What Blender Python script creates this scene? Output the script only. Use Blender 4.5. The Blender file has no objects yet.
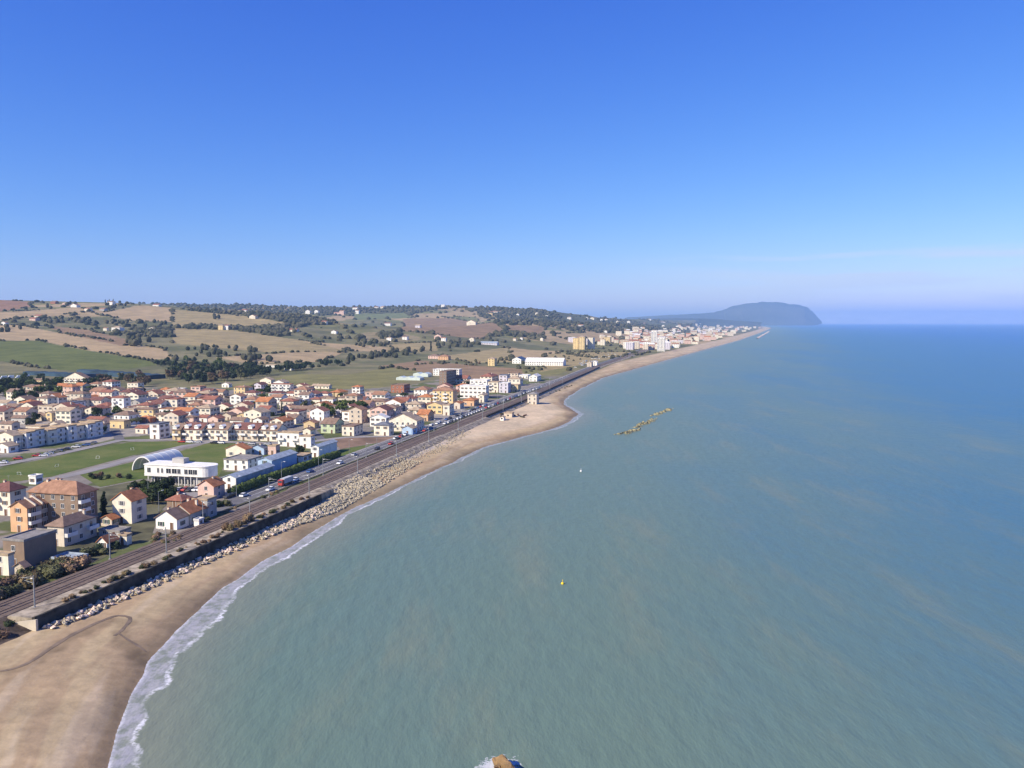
import bpy, bmesh, math, random
import numpy as np
from mathutils import Vector, noise as mnoise
SC = bpy.context.scene
COL = SC.collection
R = math.radians
rng = random.Random(7)

# ------------------------------------------------------------------ camera
F, CH = 788.0, 70.0                                # focal length in px at 1024 wide, camera height in m
PITCH = math.atan((384 - 322.5) / F)
cd = bpy.data.cameras.new('camera'); cam = bpy.data.objects.new('camera', cd); COL.objects.link(cam)
cd.sensor_width = 36; cd.lens = 36 * F / 1024; cd.clip_start = 1; cd.clip_end = 200000
cam.location = (0, 0, CH); cam.rotation_euler = (R(90) - PITCH, 0, 0); SC.camera = cam

# ------------------------------------------------------------------ sky and sun
SUN_AZ = math.atan2(-0.80, -0.60)                  # compass angle from +Y towards +X: behind and to the left
SUN_EL = R(36)
world = bpy.data.worlds.new('World'); SC.world = world; world.use_nodes = True
wn, wl = world.node_tree.nodes, world.node_tree.links
bg = wn['Background']; bg.inputs[1].default_value = 0.1005
sky = wn.new('ShaderNodeTexSky'); sky.sky_type = 'NISHITA'; sky.sun_disc = False
sky.sun_elevation = SUN_EL; sky.sun_rotation = SUN_AZ
sky.altitude = 300; sky.air_density = 1.0; sky.dust_density = 0.3; sky.ozone_density = 3.0
def wnode(t, **k):
    n = wn.new(t)
    for a, b in k.items(): setattr(n, a, b)
    return n
def wmath(op, a, b=None, clamp=False):
    n = wnode('ShaderNodeMath', operation=op, use_clamp=clamp)
    for i, v in enumerate((a, b)):
        if v is None: continue
        if isinstance(v, (int, float)): n.inputs[i].default_value = v
        else: wl.new(v, n.inputs[i])
    return n.outputs[0]
def wramp(v, a, b):                                # smooth 0..1 between a and b
    n = wnode('ShaderNodeMapRange', interpolation_type='SMOOTHSTEP')
    wl.new(v, n.inputs[0]); n.inputs[1].default_value = a; n.inputs[2].default_value = b
    return n.outputs[0]
tc = wnode('ShaderNodeTexCoord'); sp = wnode('ShaderNodeSeparateXYZ'); wl.new(tc.outputs['Generated'], sp.inputs[0])
mp = wnode('ShaderNodeMapping'); mp.inputs['Scale'].default_value = (5, 5, 60); wl.new(tc.outputs['Generated'], mp.inputs[0])
nz = wnode('ShaderNodeTexNoise'); nz.inputs['Scale'].default_value = 1.0; nz.inputs['Detail'].default_value = 5; wl.new(mp.outputs[0], nz.inputs['Vector'])
band = wmath('MULTIPLY', wramp(sp.outputs[2], 0.005, 0.04), wramp(sp.outputs[2], 0.086, 0.076))
side = wramp(sp.outputs[0], 0.10, 0.42)
cm = wmath('MULTIPLY', wmath('MULTIPLY', band, side), wramp(nz.outputs[0], 0.43, 0.60))
sep = wnode('ShaderNodeSeparateColor'); cmb = wnode('ShaderNodeCombineColor'); wl.new(sky.outputs[0], sep.inputs[0])
for i, (k, e) in enumerate(((0.205, 1.68), (0.44, 1.25), (2.3, 0.58))):      # the deep, contrasty blue of the photograph's sky
    wl.new(wmath('MULTIPLY', wmath('POWER', wmath('MINIMUM', sep.outputs[i], 9.0), e), k), cmb.inputs[i])
cl = wnode('ShaderNodeMix', data_type='RGBA'); wl.new(wmath('MULTIPLY', cm, 0.66), cl.inputs[0])
wl.new(cmb.outputs[0], cl.inputs[6]); cl.inputs[7].default_value = (5.0, 5.5, 6.4, 1)
wl.new(cl.outputs[2], bg.inputs[0])

sd = bpy.data.lights.new('sun', 'SUN'); sun = bpy.data.objects.new('sun', sd); COL.objects.link(sun)
sd.energy = 5.0; sd.angle = R(0.53); sd.color = (1.0, 0.90, 0.74)
sdir = Vector((math.sin(SUN_AZ) * math.cos(SUN_EL), math.cos(SUN_AZ) * math.cos(SUN_EL), math.sin(SUN_EL)))
sun.rotation_euler = sdir.to_track_quat('Z', 'Y').to_euler(); sun.location = sdir * 3000 + Vector((0, 0, 500))
SC.view_settings.view_transform = 'Standard'; SC.view_settings.look = 'None'
SC.view_settings.gamma = 1.0; SC.view_settings.use_curve_mapping = False; SC.view_settings.exposure = 0.56
SC.render.engine = 'CYCLES'
cy = SC.cycles
cy.use_denoising = True; cy.max_bounces = 6; cy.diffuse_bounces = 2; cy.glossy_bounces = 2; cy.volume_bounces = 1
cy.transparent_max_bounces = 8; cy.use_adaptive_sampling = True; cy.adaptive_threshold = 0.02
cy.caustics_reflective = False; cy.caustics_refractive = False; cy.pixel_filter_type = 'BLACKMAN_HARRIS'; cy.filter_width = 1.45

# ------------------------------------------------------------------ coordinates
# The coast runs almost straight: s metres along the railway, t metres across it (positive towards the sea).
SX, SY = 0.2440, 0.9698
TX, TY = SY, -SX
OX = -161.0
ROT = math.atan2(TY, TX)
def st(s, t): return (OX + s * SX + t * TX, s * SY + t * TY)
def to_st(x, y): x = x - OX; return x * SX + y * SY, x * TX + y * TY
cP, sP = math.cos(PITCH), math.sin(PITCH)
def ray(px, py):
    a, b = (px - 512) / F, (384 - py) / F
    return a, cP + b * sP, -sP + b * cP
def G(px, py, z):
    dx, dy, dz = ray(px, py); k = (z - CH) / dz
    return dx * k, dy * k
def proj(x, y, z):
    dz = z - CH; dep = y * cP - dz * sP
    return 512 + F * x / dep, 384 - F * (y * sP + dz * cP) / dep

# ------------------------------------------------------------------ noise in numpy
def vnoise(x, y, seed=0):
    xi, yi = np.floor(x).astype(np.int64), np.floor(y).astype(np.int64); fx, fy = x - xi, y - yi
    fx, fy = fx * fx * (3 - 2 * fx), fy * fy * (3 - 2 * fy)
    def h(i, j):
        n = (i * 374761393 + j * 668265263 + seed * 974634777) & 0xffffffff
        n = ((n ^ (n >> 13)) * 1274126177) & 0xffffffff
        return ((n ^ (n >> 16)) & 0xffff) / 65535.0
    return (h(xi, yi) * (1 - fx) + h(xi + 1, yi) * fx) * (1 - fy) + (h(xi, yi + 1) * (1 - fx) + h(xi + 1, yi + 1) * fx) * fy
def fbm(x, y, o=4, seed=0):
    v, a, f = 0, 0.5, 1.0
    for i in range(o): v = v + a * vnoise(x * f, y * f, seed + i * 17); a *= 0.5; f *= 2.03
    return v / (1 - 0.5 ** o)
def sstep(a, b, x):
    k = np.clip((x - a) / (b - a), 0, 1); return k * k * (3 - 2 * k)

# ------------------------------------------------------------------ terrain
SHORE = np.array([(-200, 190), (0, 122), (60, 100), (100, 83), (140, 66.5), (148, 60), (157, 54), (167, 48), (180, 42.5), (196, 37.4), (216, 32.6), (247, 29),
    (277, 28.2), (302, 26.5), (349, 28), (395, 30.5), (462, 33), (505, 44), (541, 55), (590, 60.5), (635, 58), (670, 46), (705, 33), (759, 27), (850, 23),
    (1031, 24), (1356, 58), (2035, 130), (3333, 268), (5000, 420), (7500, 640), (10623, 900), (16000, 1100), (26000, 1300), (80000, 2000)])
_sd = np.concatenate([np.arange(-200, 1600, 2.0), np.geomspace(1600, 80000, 400)])
_td = np.interp(_sd, SHORE[:, 0], SHORE[:, 1])
k_ = np.exp(-np.linspace(-2, 2, 15) ** 2); k_ /= k_.sum()
_td[7:890] = np.convolve(_td, k_, 'same')[7:890]
_td[:900] += (fbm(_sd[:900] / 17.0, _sd[:900] * 0, 3, 5) - 0.5) * 3.0
def tshore(s): return np.interp(s, _sd, _td)
def qshore(s, t):
    sl = (tshore(s + 6) - tshore(s - 6)) / 12
    return (tshore(s) - t) / np.sqrt(1 + sl * sl)     # metres inland of the waterline
# hill profile per view column: foot depth, near ridge (depth, row), valley (depth, z), far ridge (depth, row)
HC = [(-900, 950, 2500, 296, 3400, 110, 5200, 297), (-300, 1000, 2700, 297, 3600, 100, 5200, 299), (0, 1040, 2800, 298.8, 3600, 110, 5200, 300.5),
      (100, 1080, 2900, 300.5, 3600, 110, 5200, 302), (160, 1150, 2800, 304.5, 3600, 95, 5200, 303.5), (220, 1200, 2700, 309, 3500, 80, 5000, 304.8),
      (300, 1280, 2500, 316.5, 3200, 60, 5000, 306), (360, 1450, 2300, 325.5, 3000, 42, 5000, 307), (440, 1600, 2400, 328, 3000, 36, 4800, 306.5),
      (500, 1750, 3000, 321, 3500, 55, 4600, 308), (550, 2000, 3200, 320, 3600, 50, 4600, 309.5), (600, 2500, 3600, 322.5, 4300, 40, 5500, 316),
      (640, 3000, 4600, 323, 5500, 25, 8000, 318.5), (690, 6000, 8500, 322.6, 9500, 40, 12500, 319.6), (740, 9000, 11000, 323, 12000, 30, 15000, 320.5), (790, 13000, 15000, 324, 16000, 20, 18000, 322.4), (860, 20000, 22000, 325.5, 23000, 4, 24000, 325.5), (2500, 20000, 22000, 325.5, 23000, 4, 24000, 325.5)]
HC = np.array(HC, float)
_hu = np.linspace(-900, 1500, 481); _hl = np.linspace(math.log(700), math.log(60000), 500)
_HZ = np.zeros((481, 500))
for i, u in enumerate(_hu):
    f, d1, v1, d2, z2, d3, v3 = [np.interp(u, HC[:, 0], HC[:, j]) for j in range(1, 8)]
    z1 = CH - (v1 - 322.5) * d1 / F; z3 = CH - (v3 - 322.5) * d3 / F
    dm = f + (d1 - f) * 0.5; zm = 4 + (z1 - 4) * 0.40
    _HZ[i] = np.interp(np.exp(_hl), [0, f, dm, d1, d2, d3, d3 * 1.25, d3 * 2.2], [4, 4, zm, z1, z2, z3, z3 * 0.75, 4])
def blur(a, n, ax):
    k = np.exp(-np.linspace(-2, 2, 2 * n + 1) ** 2); k /= k.sum()
    pad = [(0, 0), (0, 0)]; pad[ax] = (n, n); b = np.pad(a, pad, mode='edge')
    return sum(k[i] * (b[i:i + a.shape[0], :] if ax == 0 else b[:, i:i + a.shape[1]]) for i in range(2 * n + 1))
_HZ = blur(blur(_HZ, 6, 0), 7, 1)
def hill(x, y):
    px = 512 + F * x / np.maximum(y, 1) ; l = np.log(np.maximum(y, 1))
    a = np.clip((px + 900) / 5.0, 0, 479.999); b = np.clip((l - _hl[0]) / (_hl[1] - _hl[0]), 0, 498.999)
    i, j = a.astype(int), b.astype(int); a, b = a - i, b - j
    return (_HZ[i, j] * (1 - a) + _HZ[i + 1, j] * a) * (1 - b) + (_HZ[i, j + 1] * (1 - a) + _HZ[i + 1, j + 1] * a) * b
def Zt(x, y):
    x = np.asarray(x, float); y = np.asarray(y, float)
    s, t = to_st(x, y); q = qshore(s, t)
    zb = np.where(q > 0, 2.9 * (1 - np.exp(-np.maximum(q, 0) / 11.0)), np.maximum(q * 0.06, -4))
    zb = zb + np.where(q > 2, (fbm(x / 9.0, y / 9.0, 3, 3) - 0.5) * 0.35 * sstep(2, 14, q), 0)
    inl = sstep(13.0, 3.0, t) * sstep(4, 12, q)
    h = hill(x, y); w = sstep(4, 25, h)
    h = h + w * ((fbm(x / 420.0, y / 420.0, 3, 11) - 0.5) * np.minimum(h * 0.16, 17) + (fbm(x / 130.0, y / 130.0, 3, 12) - 0.5) * np.minimum(h * .06, 5))
    inh = sstep(0, -60, t)
    return zb * (1 - inl) + inl * (4.0 + np.maximum(h - 4, 0) * inh)
def Z(x, y): return float(Zt(x, y))
def G3(px, py):                                     # where the line of sight meets the ground
    dx, dy, dz = ray(px, py)
    d = np.concatenate([np.geomspace(80, 30000, 1500)]) / dy
    x, y, z = dx * d, dy * d, CH + dz * d
    below = np.nonzero(z < Zt(x, y))[0]
    if len(below) == 0: i = len(d) - 1; return x[i], y[i]
    i = below[0]
    if i == 0: return x[0], y[0]
    g0, g1 = z[i - 1] - Zt(x[i - 1], y[i - 1]), z[i] - Zt(x[i], y[i])
    k = g0 / (g0 - g1); return x[i - 1] + (x[i] - x[i - 1]) * k, y[i - 1] + (y[i] - y[i - 1]) * k

# ------------------------------------------------------------------ materials
def lin(r, g, b): return tuple(((c / 255) / 12.92 if c / 255 <= 0.04045 else ((c / 255 + 0.055) / 1.055) ** 2.4) for c in (r, g, b))
MATS = {}
class NT:
    def __init__(s, m): s.n, s.l = m.node_tree.nodes, m.node_tree.links
    def new(s, t, **k):
        n = s.n.new(t)
        for a, b in k.items(): setattr(n, a, b)
        return n
    def set(s, sock, v):
        if isinstance(v, bpy.types.NodeSocket): s.l.new(v, sock)
        else: sock.default_value = v
    def math(s, op, a, b=0.0, c=None, clamp=False):
        n = s.new('ShaderNodeMath', operation=op, use_clamp=clamp); s.set(n.inputs[0], a); s.set(n.inputs[1], b)
        if c is not None: s.set(n.inputs[2], c)
        return n.outputs[0]
    def ramp(s, v, a, b, lo=0.0, hi=1.0):
        n = s.new('ShaderNodeMapRange', interpolation_type='SMOOTHSTEP'); s.set(n.inputs[0], v)
        for i, k in enumerate((a, b, lo, hi)): s.set(n.inputs[i + 1], k)
        return n.outputs[0]
    def noise(s, vec, scale, detail=3, rough=0.55, stretch=None, rot=0.0):
        if stretch or rot:
            m = s.new('ShaderNodeMapping'); m.inputs['Scale'].default_value = stretch or (1, 1, 1); m.inputs['Rotation'].default_value = (0, 0, rot)
            s.l.new(vec, m.inputs[0]); vec = m.outputs[0]
        n = s.new('ShaderNodeTexNoise'); s.l.new(vec, n.inputs['Vector']); n.inputs['Scale'].default_value = scale
        n.inputs['Detail'].default_value = detail; n.inputs['Roughness'].default_value = rough
        return n.outputs[0]
    def mix(s, f, a, b, mode='MIX'):
        n = s.new('ShaderNodeMix', data_type='RGBA', blend_type=mode); s.set(n.inputs[0], f)
        for k, v in ((6, a), (7, b)): s.set(n.inputs[k], (*v, 1) if isinstance(v, tuple) and len(v) == 3 else v)
        return n.outputs[2]
def newmat(name):
    m = bpy.data.materials.new(name); m.use_nodes = True; MATS[name] = m
    t = NT(m); return m, t, m.node_tree.nodes['Principled BSDF']
def mat(name, col, rough=0.9, var=0.18, scale=0.6, col2=None, bump=0.0, spec=0.2, metal=0.0, rnd=0.0, coord='Object'):
    m, t, p = newmat(name)
    c = t.new('ShaderNodeTexCoord').outputs[coord] if coord != 'World' else t.new('ShaderNodeNewGeometry').outputs['Position']
    n = t.noise(c, scale, 4)
    a = tuple(v * (1 - var) for v in col); b = col2 or tuple(min(v * (1 + var), 1) for v in col)
    o = t.mix(t.ramp(n, 0.3, 0.7), a, b)
    if rnd:
        ri = t.new('ShaderNodeObjectInfo').outputs['Random']
        h = t.new('ShaderNodeHueSaturation'); t.set(h.inputs['Value'], t.ramp(ri, 0, 1, 1 - rnd, 1 + rnd)); t.set(h.inputs['Hue'], t.ramp(ri, 0, 1, 0.5 + rnd * .05, 0.5 - rnd * .08)); t.l.new(o, h.inputs['Color']); o = h.outputs[0]
    t.l.new(o, p.inputs['Base Color']); p.inputs['Roughness'].default_value = rough; p.inputs['Specular IOR Level'].default_value = spec; p.inputs['Metallic'].default_value = metal
    if bump:
        bn = t.new('ShaderNodeBump'); bn.inputs['Strength'].default_value = bump; bn.inputs['Distance'].default_value = 0.3; t.l.new(n, bn.inputs['Height']); t.l.new(bn.outputs[0], p.inputs['Normal'])
    return m
WALLC = dict(cream=(.74, .67, .53), white=(.80, .77, .70), yellow=(.68, .52, .27), ochre=(.58, .44, .25), pink=(.66, .46, .38), orange=(.64, .39, .22), grey=(.42, .40, .37),
             brick=(.33, .14, .085), blue=(.40, .52, .66), green=(.50, .56, .36), lilac=(.60, .56, .60), brown=(.25, .18, .13), tan=(.56, .47, .36), beige=(.62, .54, .43))
for k, v in WALLC.items():
    m, t, p = newmat('wall_' + k); c = t.new('ShaderNodeTexCoord').outputs['Object']
    o = t.mix(t.ramp(t.noise(c, .35, 4), .3, .7), tuple(x * .88 for x in v), tuple(min(1, x * 1.07) for x in v))
    o = t.mix(t.ramp(t.noise(c, 1.3, 4, .6, (1, 1, .12)), .52, .78, 0, .34), o, tuple(x * .52 for x in v))
    t.l.new(o, p.inputs['Base Color']); p.inputs['Roughness'].default_value = .92; p.inputs['Specular IOR Level'].default_value = .2
ROOFC = dict(terracotta=(.34, .19, .12), orange=(.46, .19, .085), red=(.30, .13, .09), maroon=(.19, .09, .075), brown=(.25, .17, .125), grey=(.27, .25, .23), slate=(.16, .17, .20),
             dark_blue=(.06, .11, .22), white=(.72, .70, .66), tan=(.42, .32, .22), metal=(.33, .38, .43))
for k, v in ROOFC.items():
    m, t, p = newmat('roof_' + k)
    c = t.new('ShaderNodeTexCoord').outputs['Object']
    n = t.noise(c, 0.5, 5, 0.65); n2 = t.noise(c, 5.0, 2)
    o = t.mix(t.ramp(n, 0.3, 0.7), tuple(x * .72 for x in v), tuple(min(1, x * 1.22) for x in v))
    o = t.mix(t.ramp(n2, 0.35, 0.75, 0, 0.45), o, tuple(x * .6 for x in v))
    w = t.new('ShaderNodeTexWave', wave_type='BANDS', bands_direction='X'); w.inputs['Scale'].default_value = 1.1; w.inputs['Distortion'].default_value = 1.2; t.l.new(c, w.inputs[0])
    bn = t.new('ShaderNodeBump'); bn.inputs['Strength'].default_value = 0.35; bn.inputs['Distance'].default_value = 0.08; t.l.new(w.outputs[1], bn.inputs['Height'])
    t.l.new(bn.outputs[0], p.inputs['Normal']); t.l.new(o, p.inputs['Base Color']); p.inputs['Roughness'].default_value = 0.9; p.inputs['Specular IOR Level'].default_value = 0.15
mat('glass_dark', (.03, .035, .045), 0.15, 0.3, 2.0, spec=0.5)
mat('frame_white', (.70, .68, .64), 0.6, 0.05)
mat('shutter_brown', (.16, .09, .055), 0.8, 0.15); mat('shutter_green', (.05, .10, .07), 0.8, 0.15); mat('shutter_grey', (.30, .29, .28), 0.8, 0.15)
mat('awning_white', (.74, .72, .68), 0.8, 0.08)
mat('asphalt', (.135, .13, .13), 0.9, 0.16, 0.12, coord='World'); mat('asphalt_pale', (.27, .25, .235), 0.92, 0.12, 0.12, coord='World')
mat('road_paint', (.70, .69, .66), 0.7, 0.15, 1.0, coord='World')
mat('concrete', (.36, .33, .29), 0.92, 0.18, 0.25, coord='World'); mat('concrete_dark_shaded', (.055, .05, .042), 0.95, 0.5, 0.35, coord='World', bump=0.5); mat('concrete_pale', (.50, .43, .33), 0.92, 0.15, 0.3, coord='World')  # dark concrete: the sea wall's shade is put into its near-black colour
mat('verge', (.30, .25, .185), 0.95, 0.45, 0.45, coord='World', bump=.4); mat('rail_steel', (.19, .135, .10), 0.6, 0.15, 1.0, spec=.3)
mat('steel_pole', (.30, .31, .31), 0.6, 0.15, 1.0, metal=.3)
mat('rock', (.56, .46, .335), 0.95, 0.30, 0.9, bump=.5, rnd=0.30); mat('rock_golden', (.22, .14, .065), 0.95, 0.5, 1.2, bump=.8); mat('rock_algae', (.23, .205, .115), 0.95, 0.5, .4, bump=.8, coord='World')
mat('bark', (.10, .075, .055), 0.95, 0.3, 2.0)
LEAFC = dict(dark=(.030, .046, .020), green=(.060, .088, .022), olive=(.085, .090, .042), brown=(.125, .088, .050), cypress=(.018, .032, .016), grass=(.09, .13, .03), reed=(.22, .16, .085))
for k, v in LEAFC.items(): mat('leaf_' + k, v, 0.85, 0.45, 1.3, rnd=0.28, spec=.15)
mat('wood_far', (.048, .056, .034), 0.95, 0.35, 0.02, col2=(.105, .095, .058), coord='World', spec=0.05)
mat('net', (.035, .065, .095), 0.95, 0.35, 0.05, coord='World')
mat('tyre', (.02, .02, .02), 0.9, 0.1); mat('hub', (.35, .35, .36), 0.4, 0.1, metal=.6)
for k, v in dict(white=(.78, .78, .76), silver=(.42, .43, .45), black=(.03, .03, .035), red=(.45, .05, .04), blue=(.06, .12, .30), grey=(.16, .16, .17)).items(): mat('paint_' + k, v, 0.3, 0.04, spec=.5)
mat('truck_red', (.42, .06, .05), 0.4, 0.08); mat('trailer_grey', (.45, .46, .46), 0.5, 0.1); mat('buoy_yellow', (.75, .52, .04), 0.5, 0.1); mat('poly_film', (.52, .58, .53), 0.35, 0.12, .2, spec=.5)
mat('headland', (.022, .030, .026), 1.0, 0.5, 0.0011, col2=(.075, .072, .055), coord='World', spec=0); mat('limestone', (.62, .58, .50), 1, .2, .002, coord='World', spec=0)

# ground: the land cover of every spot is a colour on the sheet; the shader adds the grain
m, t, p = newmat('ground')
at = t.new('ShaderNodeAttribute', attribute_name='cover'); pos = t.new('ShaderNodeNewGeometry').outputs['Position']
n1 = t.noise(pos, 0.028, 6, 0.65); n2 = t.noise(pos, 0.35, 5, 0.65)
o = t.mix(1.0, at.outputs['Color'], t.mix(t.ramp(n1, 0.3, 0.7), (.80, .82, .84), (1.20, 1.18, 1.16)), 'MULTIPLY')
o = t.mix(1.0, o, t.mix(t.ramp(n2, 0.25, 0.75), (.86, .86, .86), (1.14, 1.14, 1.14)), 'MULTIPLY')
t.l.new(o, p.inputs['Base Color']); p.inputs['Specular IOR Level'].default_value = 0.08
wet = t.new('ShaderNodeAttribute', attribute_name='wet').outputs['Fac']
t.l.new(t.ramp(wet, 0, 1, 0.95, 0.72), p.inputs['Roughness'])
bn = t.new('ShaderNodeBump'); bn.inputs['Strength'].default_value = 0.35; bn.inputs['Distance'].default_value = 0.5; t.l.new(n2, bn.inputs['Height']); t.l.new(bn.outputs[0], p.inputs['Normal'])

# sea
m, t, p = newmat('sea_water')
pos = t.new('ShaderNodeNewGeometry').outputs['Position']
off = t.new('ShaderNodeAttribute', attribute_name='offshore').outputs['Fac']; fo = t.new('ShaderNodeAttribute', attribute_name='swash').outputs['Fac']; rk = t.new('ShaderNodeAttribute', attribute_name='rockdist').outputs['Fac']
big = t.noise(pos, 0.006, 4, 0.6, (1, .35, 1), R(35)); str_ = t.noise(pos, 0.05, 5, 0.62, (1, .25, 1), R(58)); fine = t.noise(pos, 0.33, 3, 0.6, (1, .45, 1), R(58))
dep = t.math('ADD', off, t.math('MULTIPLY', t.math('SUBTRACT', big, 0.5), 520.0))
o = t.mix(t.ramp(dep, 0.0, 420.0), (.128, .190, .152), (.046, .150, .238))
o = t.mix(t.ramp(dep, 90.0, 1300.0), o, (.020, .130, .360))
pl = t.math('MULTIPLY', t.ramp(str_, 0.48, 0.72), t.ramp(dep, 650.0, 60.0))
o = t.mix(t.math('MULTIPLY', pl, 0.42), o, (.205, .215, .145))
o = t.mix(t.ramp(fine, 0.35, 0.7, 0.0, 0.26), o, (.105, .15, .125))
o = t.mix(t.ramp(off, 26.0, 2.0, 0.0, 0.5), o, (.24, .225, .165))
fn = t.noise(pos, 0.16, 4, 0.65); ff = t.noise(pos, 0.9, 4, 0.7)
f2 = t.math('ADD', fo, t.math('MULTIPLY', t.math('SUBTRACT', fn, 0.5), 1.1))
line = t.math('MULTIPLY', t.math('MULTIPLY', t.ramp(t.math('ABSOLUTE', t.math('SUBTRACT', f2, 1.0)), 0.19, 0.04), t.ramp(ff, 0.34, 0.58)), t.ramp(t.noise(pos, .055, 3), .36, .60, .25, 1.0))
wash = t.math('MULTIPLY', t.ramp(f2, 1.1, 0.7), t.ramp(t.noise(pos, .28, 5, .7), 0.36, 0.60, 0.12, 0.85))
edge = t.math('MULTIPLY', t.ramp(t.math('ABSOLUTE', fo), 0.22, 0.02), t.ramp(ff, 0.35, 0.6))
rf = t.math('MULTIPLY', t.ramp(t.math('ADD', rk, t.math('MULTIPLY', t.math('SUBTRACT', ff, 0.5), 9.0)), 3.6, 2.2), 0.65)
fade = t.ramp(t.new('ShaderNodeAttribute', attribute_name='along').outputs['Fac'], 285.0, 420.0, 1.0, 0.75)
o = t.mix(t.math('MULTIPLY', wash, fade), o, (.37, .36, .385))  # pale wash colour includes the sky mirrored in the thin water
o = t.mix(t.math('MAXIMUM', t.math('MULTIPLY', t.math('MAXIMUM', t.math('MULTIPLY', line, .9), t.math('MULTIPLY', edge, .5)), fade), rf, clamp=True), o, (.72, .71, .74))
t.l.new(o, p.inputs['Base Color']); p.inputs['Roughness'].default_value = 0.30; p.inputs['IOR'].default_value = 1.33; p.inputs['Specular IOR Level'].default_value = 0.05
w1 = t.noise(pos, 0.22, 4, 0.62, (1, .4, 1), R(58))
bn = t.new('ShaderNodeBump'); bn.inputs['Strength'].default_value = 0.40; bn.inputs['Distance'].default_value = 1.1; t.l.new(w1, bn.inputs['Height']); t.l.new(bn.outputs[0], p.inputs['Normal'])

# ------------------------------------------------------------------ object helpers
class MB:
    def __init__(s): s.v, s.f, s.m = [], [], []
    def add(s, vs, fs, mi=0):
        b = len(s.v); s.v += [tuple(v) for v in vs]; s.f += [tuple(b + i for i in f) for f in fs]; s.m += [mi] * len(fs); return s
    def box(s, x0, x1, y0, y1, z0, z1, mi=0):
        return s.add([(x0, y0, z0), (x1, y0, z0), (x1, y1, z0), (x0, y1, z0), (x0, y0, z1), (x1, y0, z1), (x1, y1, z1), (x0, y1, z1)],
                     [(3, 2, 1, 0), (4, 5, 6, 7), (0, 1, 5, 4), (1, 2, 6, 5), (2, 3, 7, 6), (3, 0, 4, 7)], mi)
    def tube(s, a, b, r0, r1=None, n=8, mi=0):
        a, b = Vector(a), Vector(b); r1 = r0 if r1 is None else r1
        d = (b - a).normalized(); u = d.orthogonal().normalized(); w = d.cross(u)
        vs = [a + (u * math.cos(2 * math.pi * i / n) + w * math.sin(2 * math.pi * i / n)) * r0 for i in range(n)] + [b + (u * math.cos(2 * math.pi * i / n) + w * math.sin(2 * math.pi * i / n)) * r1 for i in range(n)]
        return s.add(vs, [(i, (i + 1) % n, n + (i + 1) % n, n + i) for i in range(n)] + [tuple(range(n - 1, -1, -1)), tuple(range(n, 2 * n))], mi)
    def prism(s, poly, axis, a, b, mi=0):           # poly in the plane across `axis` ('x' or 'y'), drawn as (horizontal, z)
        n = len(poly); P = (lambda h, z, w: (w, h, z)) if axis == 'x' else (lambda h, z, w: (h, w, z))
        vs = [P(h, z, a) for h, z in poly] + [P(h, z, b) for h, z in poly]
        fs = [(i, (i + 1) % n, n + (i + 1) % n, n + i) for i in range(n)] + [tuple(range(n - 1, -1, -1)), tuple(range(n, 2 * n))]
        return s.add(vs, fs, mi)
    def mesh(s, name, mats, smooth=False, fix=True):
        me = bpy.data.meshes.new(name); me.from_pydata(s.v, [], s.f)
        for mm in mats: me.materials.append(MATS[mm])
        if len(mats) > 1: me.polygons.foreach_set('material_index', s.m)
        if fix:
            bm = bmesh.new(); bm.from_mesh(me); bmesh.ops.recalc_face_normals(bm, faces=bm.faces); bm.to_mesh(me); bm.free()
        if smooth: me.shade_smooth()
        return me
def ob(name, me, parent=None, loc=(0, 0, 0), rz=0.0, sc=1.0):
    o = bpy.data.objects.new(name, me); COL.objects.link(o); o.location = loc; o.rotation_euler = (0, 0, rz)
    o.scale = sc if isinstance(sc, tuple) else (sc, sc, sc)
    if parent: o.parent = parent
    return o
def thing(name, loc, rz=0.0, label=None, cat=None, group=None, me=None):
    o = ob(name, me, None, loc, rz); return tag(o, label, cat, group)
def tag(o, label=None, cat=None, group=None, kind=None):
    if label: o['label'] = label
    if cat: o['category'] = cat
    if group: o['group'] = group
    if kind: o['kind'] = kind
    return o
def np_mesh(name, verts, quads, matname, attrs=None, smooth=True):
    me = bpy.data.meshes.new(name); nv, nf = len(verts), len(quads)
    me.vertices.add(nv); me.vertices.foreach_set('co', np.ascontiguousarray(verts, np.float32).ravel())
    me.loops.add(nf * 4); me.loops.foreach_set('vertex_index', np.ascontiguousarray(quads, np.int32).ravel())
    me.polygons.add(nf); me.polygons.foreach_set('loop_start', np.arange(0, nf * 4, 4, dtype=np.int32)); me.polygons.foreach_set('loop_total', np.full(nf, 4, np.int32))
    me.update(calc_edges=True); me.materials.append(MATS[matname])
    for k, (typ, data) in (attrs or {}).items():
        a = me.attributes.new(k, typ, 'POINT'); a.data.foreach_set('color' if typ == 'FLOAT_COLOR' else 'value', np.ascontiguousarray(data, np.float32).ravel())
    if smooth: me.shade_smooth()
    return me
def subgrid(nr, nc, keep):                           # quads of an nr x nc grid where keep (nr-1, nc-1) is set, re-indexed
    i, j = np.nonzero(keep); q = np.stack([i * nc + j, i * nc + j + 1, (i + 1) * nc + j + 1, (i + 1) * nc + j], 1)
    u, inv = np.unique(q, return_inverse=True); return u, inv.reshape(q.shape)

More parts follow.
